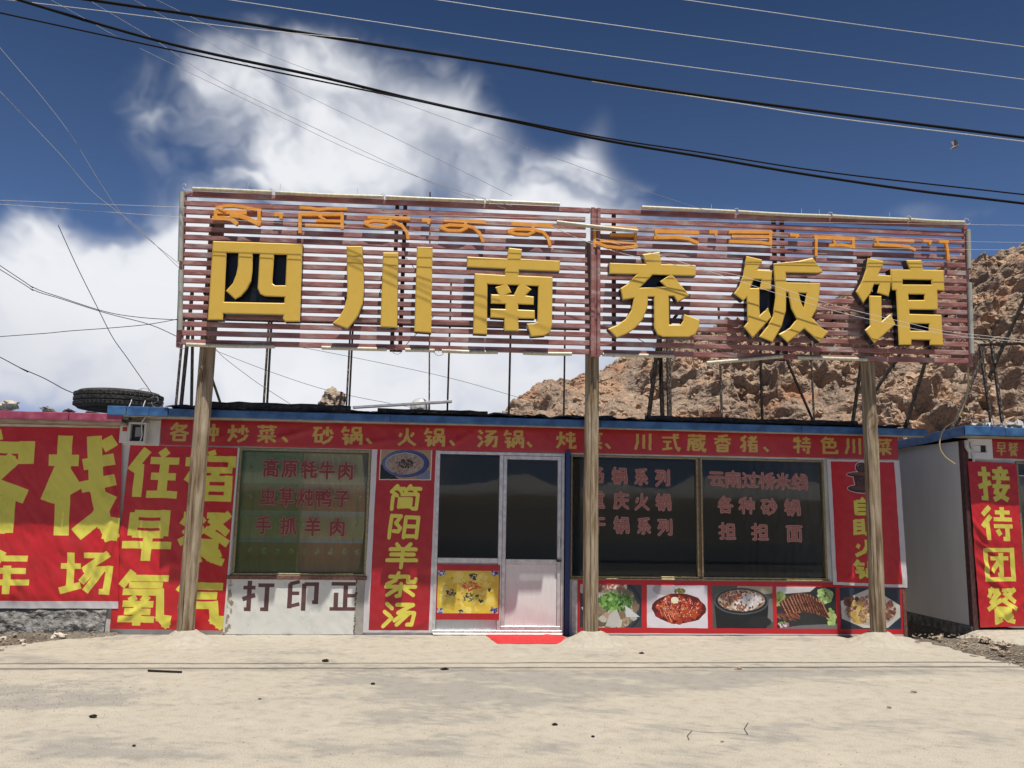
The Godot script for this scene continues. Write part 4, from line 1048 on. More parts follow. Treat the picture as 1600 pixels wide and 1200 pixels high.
# ------------------------------------------------------------------ prints of the shop
func fascia_print() -> Image:
	var img := blank(2048, 76, Color(.66, .14, .18))
	var k := 2048.0 / 8.77
	for c in [["各", -2.83], ["种", -2.51], ["炒", -2.18], ["菜", -1.86], ["、", -1.60], ["砂", -1.23], ["锅", -.90], ["、", -.65], ["火", -.27], ["锅", .05], ["、", .31], ["汤", .67], ["锅", .98], ["、", 1.22], ["炖", 1.60], ["菜", 1.93], ["、", 2.16], ["川", 2.54], ["式", 2.87], ["藏", 3.19], ["香", 3.51], ["猪", 3.84], ["、", 4.11], ["特", 4.51], ["色", 4.85], ["川", 5.17], ["菜", 5.55]]:
		glyph(img, c[0], (c[1] + 3.03) * k - 27, 10, 54, 54, 8.0, Color(.74, .64, .33))
	return weather(img, .35, 81)

func guesthouse_print() -> Image:
	var img := blank(1500, 1120, RED)   # 2.69 m by 2.0 m, from x -6.1 to -3.41
	var k := 1500.0 / 2.69
	glyph(img, "客", (-5.22 + 6.1) * k, 30, 470, 640, 92, YEL)
	glyph(img, "栈", (-4.21 + 6.1) * k, 40, 420, 650, 88, YEL)
	glyph(img, "车", (-4.82 + 6.1) * k, 770, 290, 270, 44, YEL)
	glyph(img, "场", (-4.03 + 6.1) * k, 765, 300, 275, 42, YEL)
	img.fill_rect(Rect2i(0, 1076, 1500, 44), WHT)
	return weather(img, .3, 82)

func lodging_print() -> Image:
	var img := blank(640, 1090, RED)   # 1.18 m by 2.0 m
	var rows := [["住", 10, 20, 300, 300], ["宿", 335, 22, 295, 310], ["早", 10, 395, 300, 300], ["餐", 330, 390, 310, 310], ["氧", 15, 755, 310, 315], ["气", 350, 790, 280, 275]]
	for r in rows: glyph(img, r[0], r[1], r[2], r[3], r[4], 46 if r[0] in ["餐", "氧", "宿"] else 54, YEL)
	return weather(img, .3, 83)

func sheep_soup_print() -> Image:
	var img := blank(460, 1180, WHT)   # 0.8 m by 2.08 m
	img.fill_rect(Rect2i(36, 6, 394, 1160), Color(.66, .11, .15))
	img.fill_rect(Rect2i(55, 8, 350, 212), Color(.84, .76, .70))
	dish(img, Rect2(62, 14, 336, 200), "soup")
	var y := 258
	for c in ["简", "阳", "羊", "杂", "汤"]:
		glyph(img, c, 130, y, 210, 150, 25, YEL, true, .06)
		y += 184
	return weather(img, .25, 84)

func hotpot_print() -> Image:
	var img := blank(560, 900, WHT)   # 0.93 m by 1.5 m
	img.fill_rect(Rect2i(28, 14, 492, 866), RED)
	# copper hot pot with its chimney, on a dish
	for o in [[0.0, Color(.85, .80, .80)], [5.0, Color(.24, .13, .11)]]:
		var s: float = o[0]
		var c: Color = o[1]
		ellipse(img, 268, 210, 126 - s, 34 - s, c)
		fill_poly(img, PackedVector2Array([Vector2(188 + s, 110), Vector2(348 - s, 110), Vector2(330 - s, 212), Vector2(206 + s, 212)]), c)
		ellipse(img, 268, 108, 128 - s, 24 - s, c)
		ellipse(img, 268, 58, 56 - s, 44 - s, c)
	ellipse(img, 268, 101, 110, 12, Color(.42, .27, .20))
	ellipse(img, 268, 205, 100, 16, Color(.36, .22, .18))
	bits(img, 268, 54, 40, 26, 60, 2, 5, [Color(.12, .10, .13), Color(.50, .42, .38)], .04)
	bits(img, 268, 160, 54, 34, 90, 2, 8, [Color(.36, .22, .17), Color(.16, .09, .08), Color(.28, .17, .14)], .04)
	var y := 276
	for c in ["自", "助", "火", "锅"]:
		glyph(img, c, 166, y, 205, 122, 27, YEL)
		y += 148
	return weather(img, .25, 85)

func dishes_print() -> Image:
	var img := blank(2048, 320, Color(.74, .12, .15))   # 3.93 m by 0.61 m from x 1.755
	var k := 2048.0 / 3.93
	var i := 0
	for p in [[1.783, 2.505], [2.567, 3.29], [3.347, 4.079], [4.126, 4.86], [4.907, 5.66]]:
		dish(img, Rect2((p[0] - 1.755) * k, 28, (p[1] - p[0]) * k, 252), ["greens", "pork", "claypot", "ribs", "meat"][i])
		i += 1
	img.fill_rect(Rect2i(0, 312, 2048, 8), WHT)
	return weather(img, .15, 86)

func door_print() -> Image:
	var img := blank(480, 400, Color(.68, .11, .14))
	dish(img, Rect2(14, 46, 458, 308), "egg")
	return weather(img, .15, 87)

func reception_print() -> Image:
	var img := blank(380, 1160, RED)   # 0.65 m by 2.0 m
	var y := 30
	for c in ["接", "待", "团", "餐"]:
		glyph(img, c, 66, y, 254, 246, 36 if c != "餐" else 32, YEL)
		y += 286
	return weather(img, .3, 88)

func meals_print() -> Image:
	var img := blank(1024, 124, Color(.66, .14, .18))
	var x := 26
	for c in ["早", "餐", "", "中", "餐"]:
		if c: glyph(img, c, x, 22, 62, 84, 10, Color(.74, .64, .33))
		x += 72 if c else 40
	return weather(img, .35, 89)

# window lettering cut from film: transparent round the letters
func film(lines: Array, w: int, h: int, fill: Color, rim: Color, t: float) -> StandardMaterial3D:
	var img := Image.create(w, h, false, Image.FORMAT_RGBA8)
	img.fill(Color(rim.r, rim.g, rim.b, 0))
	for l in lines:
		for c in l: glyph(img, c[0], c[1], c[2], c[3], c[4], t + 6, rim, true)
		for c in l: glyph(img, c[0], c[1], c[2], c[3], c[4], t, fill, true)
	var m := plain(Color.WHITE, .5)
	m.albedo_texture = ImageTexture.create_from_image(img)
	m.texture_repeat = false
	m.transparency = BaseMaterial3D.TRANSPARENCY_ALPHA_SCISSOR
	m.alpha_scissor_threshold = .5
	return m

func flat(x0: float, y0: float, x1: float, y1: float, z: float) -> ArrayMesh:
	return sheet(1, 1, func(u: float, v: float) -> Vector3: return Vector3(lerpf(x0, x1, u), lerpf(y1, y0, v), z))

# a frame of four mitred bars round an opening
func frame(called: String, x0: float, y0: float, x1: float, y1: float, w: float, z0: float, z1: float, m: Material, parent: Node3D) -> void:
	var st := begin()
	bx(st, Vector3(x0, y0, z0), Vector3(x1, y0 + w, z1), .003)
	bx(st, Vector3(x0, y1 - w, z0), Vector3(x1, y1, z1), .003)
	bx(st, Vector3(x0, y0 + w, z0 + .001), Vector3(x0 + w, y1 - w, z1 - .001), .003)
	bx(st, Vector3(x1 - w, y0 + w, z0 + .001), Vector3(x1, y1 - w, z1 - .001), .003)
	add(st.commit(), called, m, parent)

# ------------------------------------------------------------------ the restaurant
func make_restaurant() -> void:
	var b := thing("restaurant_building", "long single storey prefab restaurant with blue roof trim behind the wooden poles", "building")
	# front wall panels round the openings
	for r in [[-3.5, 0, -2.15, 2.42], [-2.15, 2.06, -.67, 2.42], [-2.15, 0, -.67, .62], [-.67, 0, .09, 2.42], [.09, 2.08, 1.595, 2.42], [1.66, 2.07, 4.78, 2.42], [1.66, 0, 4.78, .64], [4.78, 0, 5.725, 2.42]]:
		part_box("wall_panel", Vector3(r[0] + .0015, r[1], -.06), Vector3(r[2] - .0015, r[3], 0), M.panel, b, .002)
	part_box("blue_post", Vector3(1.60, 0, -.05), Vector3(1.655, 2.11, .045), M.deep_blue, b)
	part_box("side_wall", Vector3(5.665, 0, -5), Vector3(5.725, 2.42, -.062), M.panel, b)
	part_box("side_wall", Vector3(-3.5, 0, -5), Vector3(-3.44, 2.42, -.062), M.panel, b)
	part_box("back_wall", Vector3(-3.5, 0, -5.06), Vector3(5.725, 2.42, -5.002), M.inside, b)
	part_box("inner_floor", Vector3(-3.43, -.05, -5), Vector3(5.66, .012, -.062), M.inside_floor, b, 0)
	part_box("ceiling", Vector3(-3.43, 2.30, -5), Vector3(5.66, 2.34, -.064), M.inside, b, 0)
	part_box("partition", Vector3(-.2, .012, -5), Vector3(-.14, 2.3, -.4), M.inside, b, 0)
	part_box("corner_strip", Vector3(5.70, 0, .001), Vector3(5.745, .57, .02), M.sill, b, .003)
	# roof: slab, soffit, blue trim in sections, felt laid over the edge
	part_box("roof_slab", Vector3(-3.5, 2.43, -5.3), Vector3(5.9, 2.455, .325), M.tin, b)
	part_box("soffit", Vector3(-3.42, 2.395, .004), Vector3(5.9, 2.425, .325), M.soffit, b)
	part_box("soffit_edge", Vector3(-3.46, 2.352, .300), Vector3(5.9, 2.394, .326), M.soffit, b)
	var xs := [-2.86, -.45, 1.95, 4.36, 5.92]
	for i in xs.size() - 1:
		part_box("trim", Vector3(xs[i] + .002, 2.366, .327), Vector3(xs[i + 1] - .002, 2.449, .348 + .002 * (i % 2)), M.blue, b)
	for q in [[-3.50, -3.30], [-3.295, -3.06], [-3.055, -2.862]]:
		part_box("trim", Vector3(q[0], 2.362, .330), Vector3(q[1] - .003, 2.462, .356), M.blue, b)
	var nf := noise(91, 1.3, 4)
	add(sheet(150, 22, func(u: float, v: float) -> Vector3:
		var x := lerpf(-2.9, 5.75, u)
		var z := lerpf(-1.3, .37, v)
		var y := 2.478 + absf(nf.get_noise_2d(x * 1.1, z * 2.0)) * .075 + .02 * nf.get_noise_2d(x * 4.0, z * 4.0)
		if v > .9: y -= (v - .9) * .25 * (.8 + nf.get_noise_1d(x * 2.0))
		return Vector3(x, y, z + nf.get_noise_1d(x * 1.7 + 30.0) * .02)), "roofing_felt", M.felt, b)
	for q in [[-2.55, -.9, .055], [-.6, .65, .03], [2.5, 5.1, .032]]:
		var st := begin()
		var p := PackedVector3Array()
		for k in 13:
			var x := lerpf(q[0], q[1], k / 12.0)
			p.append(Vector3(x, 2.50 + nf.get_noise_1d(x * 3.0) * .02, .25 + nf.get_noise_1d(x * 2.0 + 9) * .04))
		tube(st, p, q[2], 8)
		add(st.commit(), "rolled_felt", M.felt, b)
	# left window: two sliding panes, curtain behind
	var w := group_node("window", b)
	frame("frame", -2.15, .64, -.67, 2.062, .028, -.055, .012, M.gold_frame, w)
	part_box("sill", Vector3(-2.20, .60, -.03), Vector3(-.66, .645, .035), M.sill, w)
	part_box("mullion", Vector3(-1.46, .668, -.05), Vector3(-1.44, 2.034, -.030), M.gold_frame, w)
	add(flat(-2.122, .668, -1.44, 2.034, -.028), "pane", glass(Color(.32, .44, .28), .50), w)
	add(flat(-1.46, .668, -.698, 2.034, -.044), "pane", glass(Color(.55, .56, .46), .32), w)
	var menu := []
	for row in [["高原牦牛肉", 162, 34, 142], ["虫草炖鸭子", 150, 250, 140], ["手抓羊肉", 128, 468, 186]]:
		var line := []
		for k in row[0].length(): line.append([row[0][k], row[1] + k * row[3], row[2] + k * 2, 118, 132])
		menu.append(line)
	var fm := film(menu, 960, 640, Color(.46, .17, .17), Color(.70, .50, .46), 17)
	add(flat(-2.12, 1.035, -.70, 1.985, -.022), "film_lettering", fm, w)
	var cur := blank(512, 512, Color(.70, .66, .38))
	for y in 512:
		var v := y / 512.0
		var c := Color(.66, .64, .45)
		if v > .26 and v < .49: c = Color(.60, .42, .27).lerp(Color(.66, .50, .34), absf(v - .37) * 6.0)
		elif v >= .49 and v < .53: c = Color(.64, .66, .62)
		elif v >= .72 and v < .755: c = Color(.60, .62, .66)
		elif v >= .755: c = Color(.60, .40, .24)
		cur.fill_rect(Rect2i(0, y, 512, 1), vary(c, .012))
	for k in 9:
		for y in [60, 150, 190, 300, 425]:
			bits(cur, 30 + k * 56 + (y % 3) * 9, y, 9, 14, 12, 2, 6, [Color(.60, .64, .44), Color(.66, .70, .52), Color(.52, .56, .36)] if y > 180 else [Color(.60, .40, .22), Color(.64, .52, .28)], .03)
	var cm := printed(cur, .8)
	cm.backlight_enabled = true
	cm.backlight = Color(.2, .2, .2)
	add(sheet(120, 24, func(u: float, v: float) -> Vector3:
		var x := lerpf(-2.12, -.78 + .06 * sin(v * 3.0), u)
		return Vector3(x, lerpf(2.02, .67, v), -.13 + sin(u * 70.0 + sin(v * 2.0)) * .010 + nf.get_noise_2d(u * 8.0, v * 2.0) * .03)), "curtain", cm, w)
	# dark windows on the right
	for q in [[1.664, 3.205, 0], [3.235, 4.778, 1]]:
		w = group_node("window", b)
		frame("frame", q[0], .645, q[1], 2.068, .022, -.055, .014, M.gold_frame, w)
		add(flat(q[0] + .021, .666, q[1] - .021, 2.047, -.03), "pane", glass(Color(.17, .20, .16), .20), w)
		if q[2] == 0:
			fm = film([[["汤", 100, 15, 92, 100], ["锅", 250, 18, 92, 100], ["系", 388, 22, 92, 100], ["列", 528, 24, 92, 100]], [["重", 105, 172, 92, 100], ["庆", 258, 174, 92, 100], ["火", 392, 178, 92, 100], ["锅", 532, 180, 92, 100]], [["干", 110, 326, 92, 100], ["锅", 262, 328, 92, 100], ["系", 404, 332, 92, 100], ["列", 540, 336, 92, 100]]], 780, 460, Color(.58, .36, .33), Color(.74, .55, .51), 12)
			add(flat(1.70, 1.10, 3.17, 1.955, -.024), "film_lettering", fm, w)
		else:
			fm = film([[["云", 40, 18, 104, 100], ["南", 150, 20, 102, 100], ["过", 262, 22, 102, 100], ["桥", 370, 24, 104, 100], ["米", 480, 26, 102, 100], ["线", 590, 28, 104, 100]], [["各", 96, 184, 100, 100], ["种", 238, 188, 100, 100], ["砂", 384, 192, 100, 100], ["锅", 540, 196, 100, 100]], [["担", 104, 352, 104, 104], ["担", 318, 354, 104, 104], ["面", 545, 358, 104, 104]]], 780, 480, Color(.58, .36, .33), Color(.74, .55, .51), 12)
			add(flat(3.27, 1.06, 4.74, 1.945, -.024), "film_lettering", fm, w)
	part_box("window_divider", Vector3(3.206, .645, -.055), Vector3(3.234, 2.068, .004), M.sill, b)
	part_box("window_sill", Vector3(1.664, .628, -.04), Vector3(4.80, .644, .03), M.gold_frame, b)
	# aluminium double door
	var d := group_node("door", b)
	frame("frame", .092, .02, 1.59, 2.078, .034, -.055, .020, M.alu, d)
	part_box("threshold", Vector3(.10, .0, -.05), Vector3(1.59, .022, .03), M.alu, d)
	part_box("mullion", Vector3(.822, .055, -.05), Vector3(.866, 2.043, .014), M.alu, d)
	part_box("mid_rail", Vector3(.127, .80, -.05), Vector3(.821, .858, .012), M.alu, d)
	add(flat(.127, .859, .821, 2.043, -.02), "pane", glass(Color(.17, .19, .17), .16), d)
	part_box("lower_panel", Vector3(.127, .055, -.045), Vector3(.821, .799, -.012), M.leaf, d)
	frame("leaf_frame", .868, .058, 1.554, 2.04, .042, -.045, .008, M.alu, d)
	part_box("leaf_rail", Vector3(.911, .79, -.04), Vector3(1.511, .85, .006), M.alu, d)
	add(flat(.911, .851, 1.511, 1.997, -.018), "pane", glass(Color(.17, .19, .17), .16), d)
	part_box("lower_panel", Vector3(.911, .101, -.04), Vector3(1.511, .789, -.010), M.leaf, d)
	part_box("handle", Vector3(1.518, .98, .009), Vector3(1.545, 1.10, .032), M.alu, d, .006)
	part_box("lock", Vector3(1.50, .825, .009), Vector3(1.556, .86, .045), M.black, d, .006)
	var dp := add(sheet(20, 16, func(u: float, v: float) -> Vector3: return Vector3(lerpf(.118, .848, u), lerpf(.785, .17, v), .016 + nf.get_noise_2d(u * 5.0, v * 4.0) * .004), ), "dish_poster", printed(door_print(), .35))
	tag(dp, "yellow steamed egg dish poster with red edges on the lower left of the door", "poster")

	# banners on the front
	banner("fascia_banner", "long narrow red banner with yellow dish names under the blue roof trim", fascia_print(), [-3.03, 2.362, 5.745, 2.40, 5.735, 2.10, -3.02, 2.07], .010, .006, 101, 1.6, .6, 260, 14, [[-1.9, 2.12, -1.3, 2.3, .03, .015], [-.9, 2.1, -.4, 2.2, .03, .012], [.2, 2.12, .5, 2.3, .03, .012], [-2.6, 2.1, -2.3, 2.2, .03, .012]])
	banner("lodging_banner", "tall red banner offering lodging and breakfast in six yellow characters", lodging_print(), [-3.345, 2.064, -2.165, 2.056, -2.20, .045, -3.40, .062], .012, .009, 102, 1.0, .9, 70, 90, [[-3.20, 1.25, -3.12, .80, .012, .014], [-3.12, 1.25, -3.10, .82, .012, .012], [-3.36, 1.20, -3.33, .80, .03, .03], [-3.33, .12, -3.05, .32, .03, .018], [-2.9, .08, -2.6, .2, .03, .014], [-2.4, 2.0, -2.2, 1.7, .04, .02]])
	banner("soup_banner", "narrow red vertical banner with a soup bowl photo beside the door", sheep_soup_print(), [-.66, 2.115, .125, 2.125, .105, .028, -.68, .027], .010, .005, 103, .8, .5, 40, 90, [[-.2, .06, .05, .16, .03, .014], [-.5, .04, -.3, .12, .03, .012]])
	banner("hotpot_banner", "white edged red banner with a copper hot pot at the building corner", hotpot_print(), [4.815, 2.082, 5.742, 2.088, 5.765, .562, 4.832, .592], .022, .006, 104, .8, .8, 40, 60, [[4.9, .62, 5.2, .72, .03, .014], [5.72, .6, 5.6, .9, .03, .014]])
	banner("dishes_banner", "low red banner with five dish photos under the dark windows", dishes_print(), [1.755, .628, 5.698, .612, 5.69, .002, 1.753, .012], .014, .004, 105, 1.0, .8, 90, 16)
	# bare white board with old lettering below the curtained window
	var wb := blank(1024, 400, Color(.84, .85, .83))
	for c in [["打", 128, 8, 235, 225], ["印", 445, 6, 240, 228], ["正", 760, 12, 230, 218]]: glyph(wb, c[0], c[1], c[2], c[3], c[4], 33, Color(.36, .23, .24))
	wb.fill_rect(Rect2i(952, 0, 72, 400), Color(.62, .61, .58))
	for k in 40:
		ellipse(wb, rng.randf() * 60, rng.randf() * 400, rng.randf() * 16, rng.randf() * 22, vary(Color(.60, .56, .46), .05), .3)
		ellipse(wb, 950 + rng.randf() * 10, rng.randf() * 400, rng.randf() * 9, rng.randf() * 14, vary(Color(.36, .28, .24), .08), .3)
	wb = weather(wb, .35, 90)
	var board := add(sheet(40, 16, func(u: float, v: float) -> Vector3: return Vector3(lerpf(-2.215, -.672, u), lerpf(.60, .006, v), .006 + absf(nf.get_noise_2d(u * 6.0, v * 3.0)) * .008)), "painted_board", printed(wb, .5))
	tag(board, "scuffed white metal board with dull purple printing service characters", "board")
	var st2 := begin()
	beam(st2, Vector3(-2.19, .03, .026), Vector3(-2.155, 2.06, .026), .022, .012)
	tag(add(st2.commit(), "edge_strip", M.white_plastic), "thin white plastic strip along the edge of the lodging banner", "strip")
	# loose white liner at the left end of the dish banner
	tag(add(box_mesh(Vector3(1.682, .02, .004), Vector3(1.752, .618, .012), .002), "liner_strip", M.alu), "narrow pale metal strip between the blue post and dish banner", "strip")

	# electricity meter box
	var mb := thing("meter_box", "white electricity meter box with open flap under the roof corner", "meter box", Vector3(-3.26, 2.06, .02))
	part_box("back_plate", Vector3(-.20, 0, -.015), Vector3(.23, .285, .005), M.panel, mb)
	frame("case_frame", -.085, .018, .105, .252, .022, .006, .10, M.white_plastic, mb)
	part_box("meter", Vector3(-.055, .05, .007), Vector3(.075, .22, .05), M.black, mb)
	part_box("dial", Vector3(-.02, .09, .051), Vector3(.055, .20, .07), plain(C(.24, .25, .25), .3), mb)
	part_box("flap", Vector3(-.195, .02, .03), Vector3(-.09, .25, .045), M.panel, mb)
	part_box("flap_label", Vector3(-.165, .15, .0455), Vector3(-.115, .20, .047), plain(C(.40, .03, .03), .5), mb, 0)
	var mw := begin()
	tube(mw, smooth_path(pts3([.06, .50, .06, .05, .40, .09, .09, .30, .13, .06, .24, .12, .07, .10, .11, .03, .01, .08])), .006, 6)
	add(mw.commit(), "lead_wire", M.wire_white, mb)
	mw = begin()
	tube(mw, smooth_path(pts3([-.10, .56, .0, -.08, .45, .12, -.11, .34, .15, -.10, .28, .11])), .005, 6)
	add(mw.commit(), "lead_wire", M.wire_white, mb)
	for q in [0, 1, 2]:
		mw = begin()
		var p := PackedVector3Array()
		for k in 18:
			var a: float = k * .75 + q * 2.0
			p.append(Vector3(.05 - q * .06 + cos(a) * (.05 + .02 * q) + k * .006, .58 + q * .03 + sin(a) * .05 - k * .006, -.1 + .02 * sin(a * 1.3)))
		tube(mw, smooth_path(p, 3), .0025, 5)
		add(mw.commit(), "curled_wire", M.wire_grey, mb)

	# red door mat, two layers
	var mat := thing("door_mat", "bright red cloth mat folded in two layers before the door", "mat", Vector3(1.18, 0, .3))
	for q in [[[-.46, .40, -.29, .00], .010], [[-.42, .43, -.02, .31], .016]]:
		var r: Array = q[0]
		var n2 := noise(int(r[1] * 100) + 7, 2.0, 3)
		add(sheet(40, 16, func(u: float, v: float) -> Vector3:
			var x := lerpf(r[0], r[1], u) + .05 * v - .03
			var z := lerpf(r[2], r[3], v)
			var edge := smoothstep(0, .04, u) * smoothstep(1, .96, u) * smoothstep(0, .08, v) * smoothstep(1, .90, v)
			return Vector3(x, .004 + (q[1] + absf(n2.get_noise_2d(x * 2.0, z * 3.0)) * .012) * edge, z)), "mat_layer", M.red_cloth, mat)

	# things on the roof
	var rk := add(M.rocks[3], "roof_rock", M.stone)
	rk.transform = Transform3D(Basis(Vector3.UP, .6).scaled(Vector3(.33, .31, .30)), Vector3(-1.17, 2.63, -.2))
	tag(rk, "brown boulder weighing down the felt roof below the first two signs letters", "rock")
	var pl := thing("white_plank", "chipped white plank lying aslant on the felt roof edge", "plank", Vector3(-.3, 2.57, -.2))
	var ps := begin()
	beam(ps, Vector3(-.62, .01, 0), Vector3(.55, .115, 0), .030, .09)
	add(ps.commit(), "board", M.alu, pl)
	var dish_o := thing("metal_bowl", "half hidden grey metal bowl standing behind the white plank", "bowl", Vector3(-.13, 2.52, -.32))
	ps = begin()
	lathe(ps, PackedVector2Array([Vector2(0.001, .06), Vector2(.05, .05), Vector2(.10, .02), Vector2(.125, -.01)]), 20)
	var lid := add(ps.commit(), "bowl_shell", M.alu, dish_o)
	lid.transform = Transform3D(Basis(Vector3.RIGHT, 1.25), Vector3(0, .10, 0))

# ------------------------------------------------------------------ neighbours
func make_neighbours() -> void:
	var b := thing("guesthouse_building", "single storey guesthouse with pink roof trim and rough cement footing", "building")
	part_box("wall", Vector3(-10, .28, -5), Vector3(-3.51, 2.30, 0), M.panel, b)
	var nf := noise(95, 1.0, 4)
	add(sheet(160, 16, func(u: float, v: float) -> Vector3:
		var x := lerpf(-10, -3.44, u)
		var y := lerpf(.30, -.06, v)
		return Vector3(x, y, .012 + v * .07 + nf.get_noise_2d(x * 2.6, y * 5.0) * .03 + absf(nf.get_noise_2d(x * 7.0, y * 9.0)) * .025 - (.03 if v < .07 else 0.0))), "footing", M.cement, b)
	part_box("roof_slab", Vector3(-10, 2.33, -5.2), Vector3(-3.36, 2.37, .315), M.tin, b)
	part_box("soffit", Vector3(-10, 2.268, .003), Vector3(-3.37, 2.30, .29), M.soffit, b)
	part_box("white_edge", Vector3(-10, 2.222, .002), Vector3(-3.47, 2.266, .02), M.panel, b)
	for q in [[-10, -6.2], [-6.195, -3.9], [-3.895, -3.34]]:
		part_box("trim", Vector3(q[0], 2.292, .317), Vector3(q[1] - .003, 2.378, .342), M.pink, b)
	for k in 9:
		part_box("roof_rib", Vector3(-6.9 + k * .45, 2.371, -5.2), Vector3(-6.82 + k * .45, 2.405, .30), M.felt, b, .012)
	banner("guesthouse_banner", "huge red banner with big yellow guesthouse and parking characters", guesthouse_print(), [-6.1, 2.222, -3.44, 2.246, -3.325, .278, -6.08, .27], .024, .012, 106, .9, .5, 130, 90, [[-3.66, .40, -3.44, 1.30, .035, .035], [-3.80, .30, -3.62, .95, .03, .022], [-4.45, .28, -4.22, 1.0, .05, .022], [-3.5, .5, -3.36, 1.15, .022, -.02], [-4.9, .3, -4.75, .8, .05, .02], [-3.62, 1.9, -3.46, 1.5, .03, .02]])
	# tyre and stones weighing down the roof
	var ty := thing("tyre", "old black truck tyre lying flat on the roof edge", "tyre", Vector3(-3.62, 2.47, -.30))
	var st := begin()
	lathe(st, PackedVector2Array([Vector2(.27, .03), Vector2(.36, .0), Vector2(.43, .012), Vector2(.462, .04), Vector2(.472, .08), Vector2(.466, .086), Vector2(.466, .096), Vector2(.473, .102), Vector2(.474, .13), Vector2(.467, .135), Vector2(.467, .145), Vector2(.472, .15), Vector2(.462, .19), Vector2(.43, .217), Vector2(.36, .228), Vector2(.27, .20)]), 48)
	add(st.commit(), "carcass", M.rubber, ty)
	st = begin()
	lathe(st, PackedVector2Array([Vector2(.27, .20), Vector2(.25, .17), Vector2(.25, .06), Vector2(.27, .03)]), 48)
	add(st.commit(), "bead", M.rubber, ty)
	st = begin()
	for k in 60:
		var xf := Transform3D(Basis(Vector3.UP, TAU * k / 60.0), Vector3.ZERO)
		for y in [.062, .117, .172]:
			bx(st, Vector3(.462, y - .019, -.017), Vector3(.480, y + .019, .017), .003, xf)
	var tread := add(st.commit(), "tread_blocks", M.rubber, ty)
	tread.set_meta("kind", "stuff")
	var ws := [[-4.66, 2.47, .05, .17, "cream coloured stone lying on the pink trimmed guesthouse roof"], [-4.22, 2.42, .1, .12, "flat greenish stone on the pink trimmed roof next to the tyre"], [-4.02, 2.41, .05, .10, "small dark stone half under the truck tyre on the roof"], [-4.88, 2.43, .1, .09, "small dark rag lump at the far end of the pink roof edge"]]
	for i in ws.size():
		var o := add(M.rocks[i], "roof_stone", [M.pale_stone, M.cement, M.felt, M.felt][i])
		o.transform = Transform3D(Basis(Vector3.UP, i * 1.3).scaled(Vector3(ws[i][3] * 1.35, ws[i][3] * .75, ws[i][3])), Vector3(ws[i][0], ws[i][1], ws[i][2]))
		tag(o, ws[i][4], "stone")

	# building on the right, seen with its grey side wall
	var r := thing("annex_building", "grey walled building with blue sloping roof edge beyond the alley gap", "building")
	part_box("side_wall", Vector3(6.66, .10, -4.5), Vector3(6.72, 2.36, -.172), M.grey_wall, r, 0)
	part_box("footing", Vector3(6.645, -.3, -4.5), Vector3(6.73, .098, -.10), M.cement, r, .01)
	for q in [[6.79, .10, 7.36, 2.12], [6.79, 2.12, 12, 2.42], [7.36, .1, 12, .6]]:
		part_box("front_wall", Vector3(q[0] + .001, q[1] + .001, -.16), Vector3(q[2] - .001, q[3] - .001, -.10), M.panel, r)
	part_box("corner_post", Vector3(6.655, .0, -.17), Vector3(6.725, 2.37, -.085), M.maroon_steel, r)
	part_box("corner_post", Vector3(6.727, .05, -.165), Vector3(6.788, 2.40, -.096), M.dark_steel, r)
	part_box("back_wall", Vector3(6.66, 0, -4.56), Vector3(12, 2.4, -4.50), M.grey_wall, r)
	part_box("end_wall", Vector3(12.001, 0, -4.56), Vector3(12.06, 2.4, -.10), M.grey_wall, r)
	part_box("ceiling", Vector3(6.73, 2.16, -4.49), Vector3(11.99, 2.19, -.17), M.inside, r, 0)
	part_box("inner_floor", Vector3(6.73, -.05, -4.5), Vector3(12, .05, -.17), M.inside_floor, r, 0)
	var w := group_node("window", r)
	frame("frame", 7.362, .602, 9.2, 2.118, .03, -.15, -.09, M.gold_frame, w)
	add(flat(7.39, .63, 9.17, 2.09, -.12), "pane", glass(Color(.17, .20, .16), .20), w)
	# roof with sloping side edge
	var rs := begin()
	for q in [[6.53, 6.56]]:
		var y0 := 2.385
		var y1 := 2.50
		bx(rs, Vector3(q[0], y0, -2.2), Vector3(q[1], y1, 2.2), .003, Transform3D(Basis(Vector3.RIGHT, -.05), Vector3(0, -.082, -1.912)))
	add(rs.commit(), "side_trim", M.blue, r)
	rs = begin()
	bx(rs, Vector3(6.561, 2.415, -2.2), Vector3(12, 2.45, 2.2), .003, Transform3D(Basis(Vector3.RIGHT, -.05), Vector3(0, -.082, -1.935)))
	add(rs.commit(), "roof_sheet", M.felt, r)
	for q in [[6.53, 7.06], [7.063, 9.4], [9.403, 12]]:
		part_box("front_trim", Vector3(q[0], 2.412, .142), Vector3(q[1], 2.525 - .012 * int(q[0] > 6.9), .165), M.blue, r)
	part_box("soffit", Vector3(6.56, 2.395, -.10), Vector3(12, 2.41, .14), M.soffit, r)
	st = begin()
	for k in 26:
		var f := rng.randf()
		bx(st, Vector3(-.05, -.004, -.03), Vector3(.05, .004, .03), .001, Transform3D(Basis(Vector3(rng.randf(), 1, rng.randf()).normalized(), rng.randf() * 6.0).scaled(Vector3.ONE * rng.randf_range(.5, 1.5)), Vector3(6.80 + f * .55, 2.545 + rng.randf() * .03, .0 + rng.randf() * .12)))
	tag(add(st.commit(), "foil_scraps", M.alu), "crumpled shiny foil scraps lying on the blue roof of the annex", "scraps", "", "stuff")
	var vent := thing("vent_box", "small square grey vent on the annex wall with its dark inside painted black", "vent", Vector3(6.885, 2.27, -.098))
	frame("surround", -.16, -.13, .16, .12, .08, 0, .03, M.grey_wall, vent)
	part_box("shade_plate", Vector3(-.082, -.052, .001), Vector3(.082, .042, .006), M.black, vent, 0)  # black plate paints the dark of the opening; the wall behind is solid
	part_box("shutter", Vector3(-.07, -.045, .007), Vector3(.01, .035, .012), M.grey_wall, vent, 0)
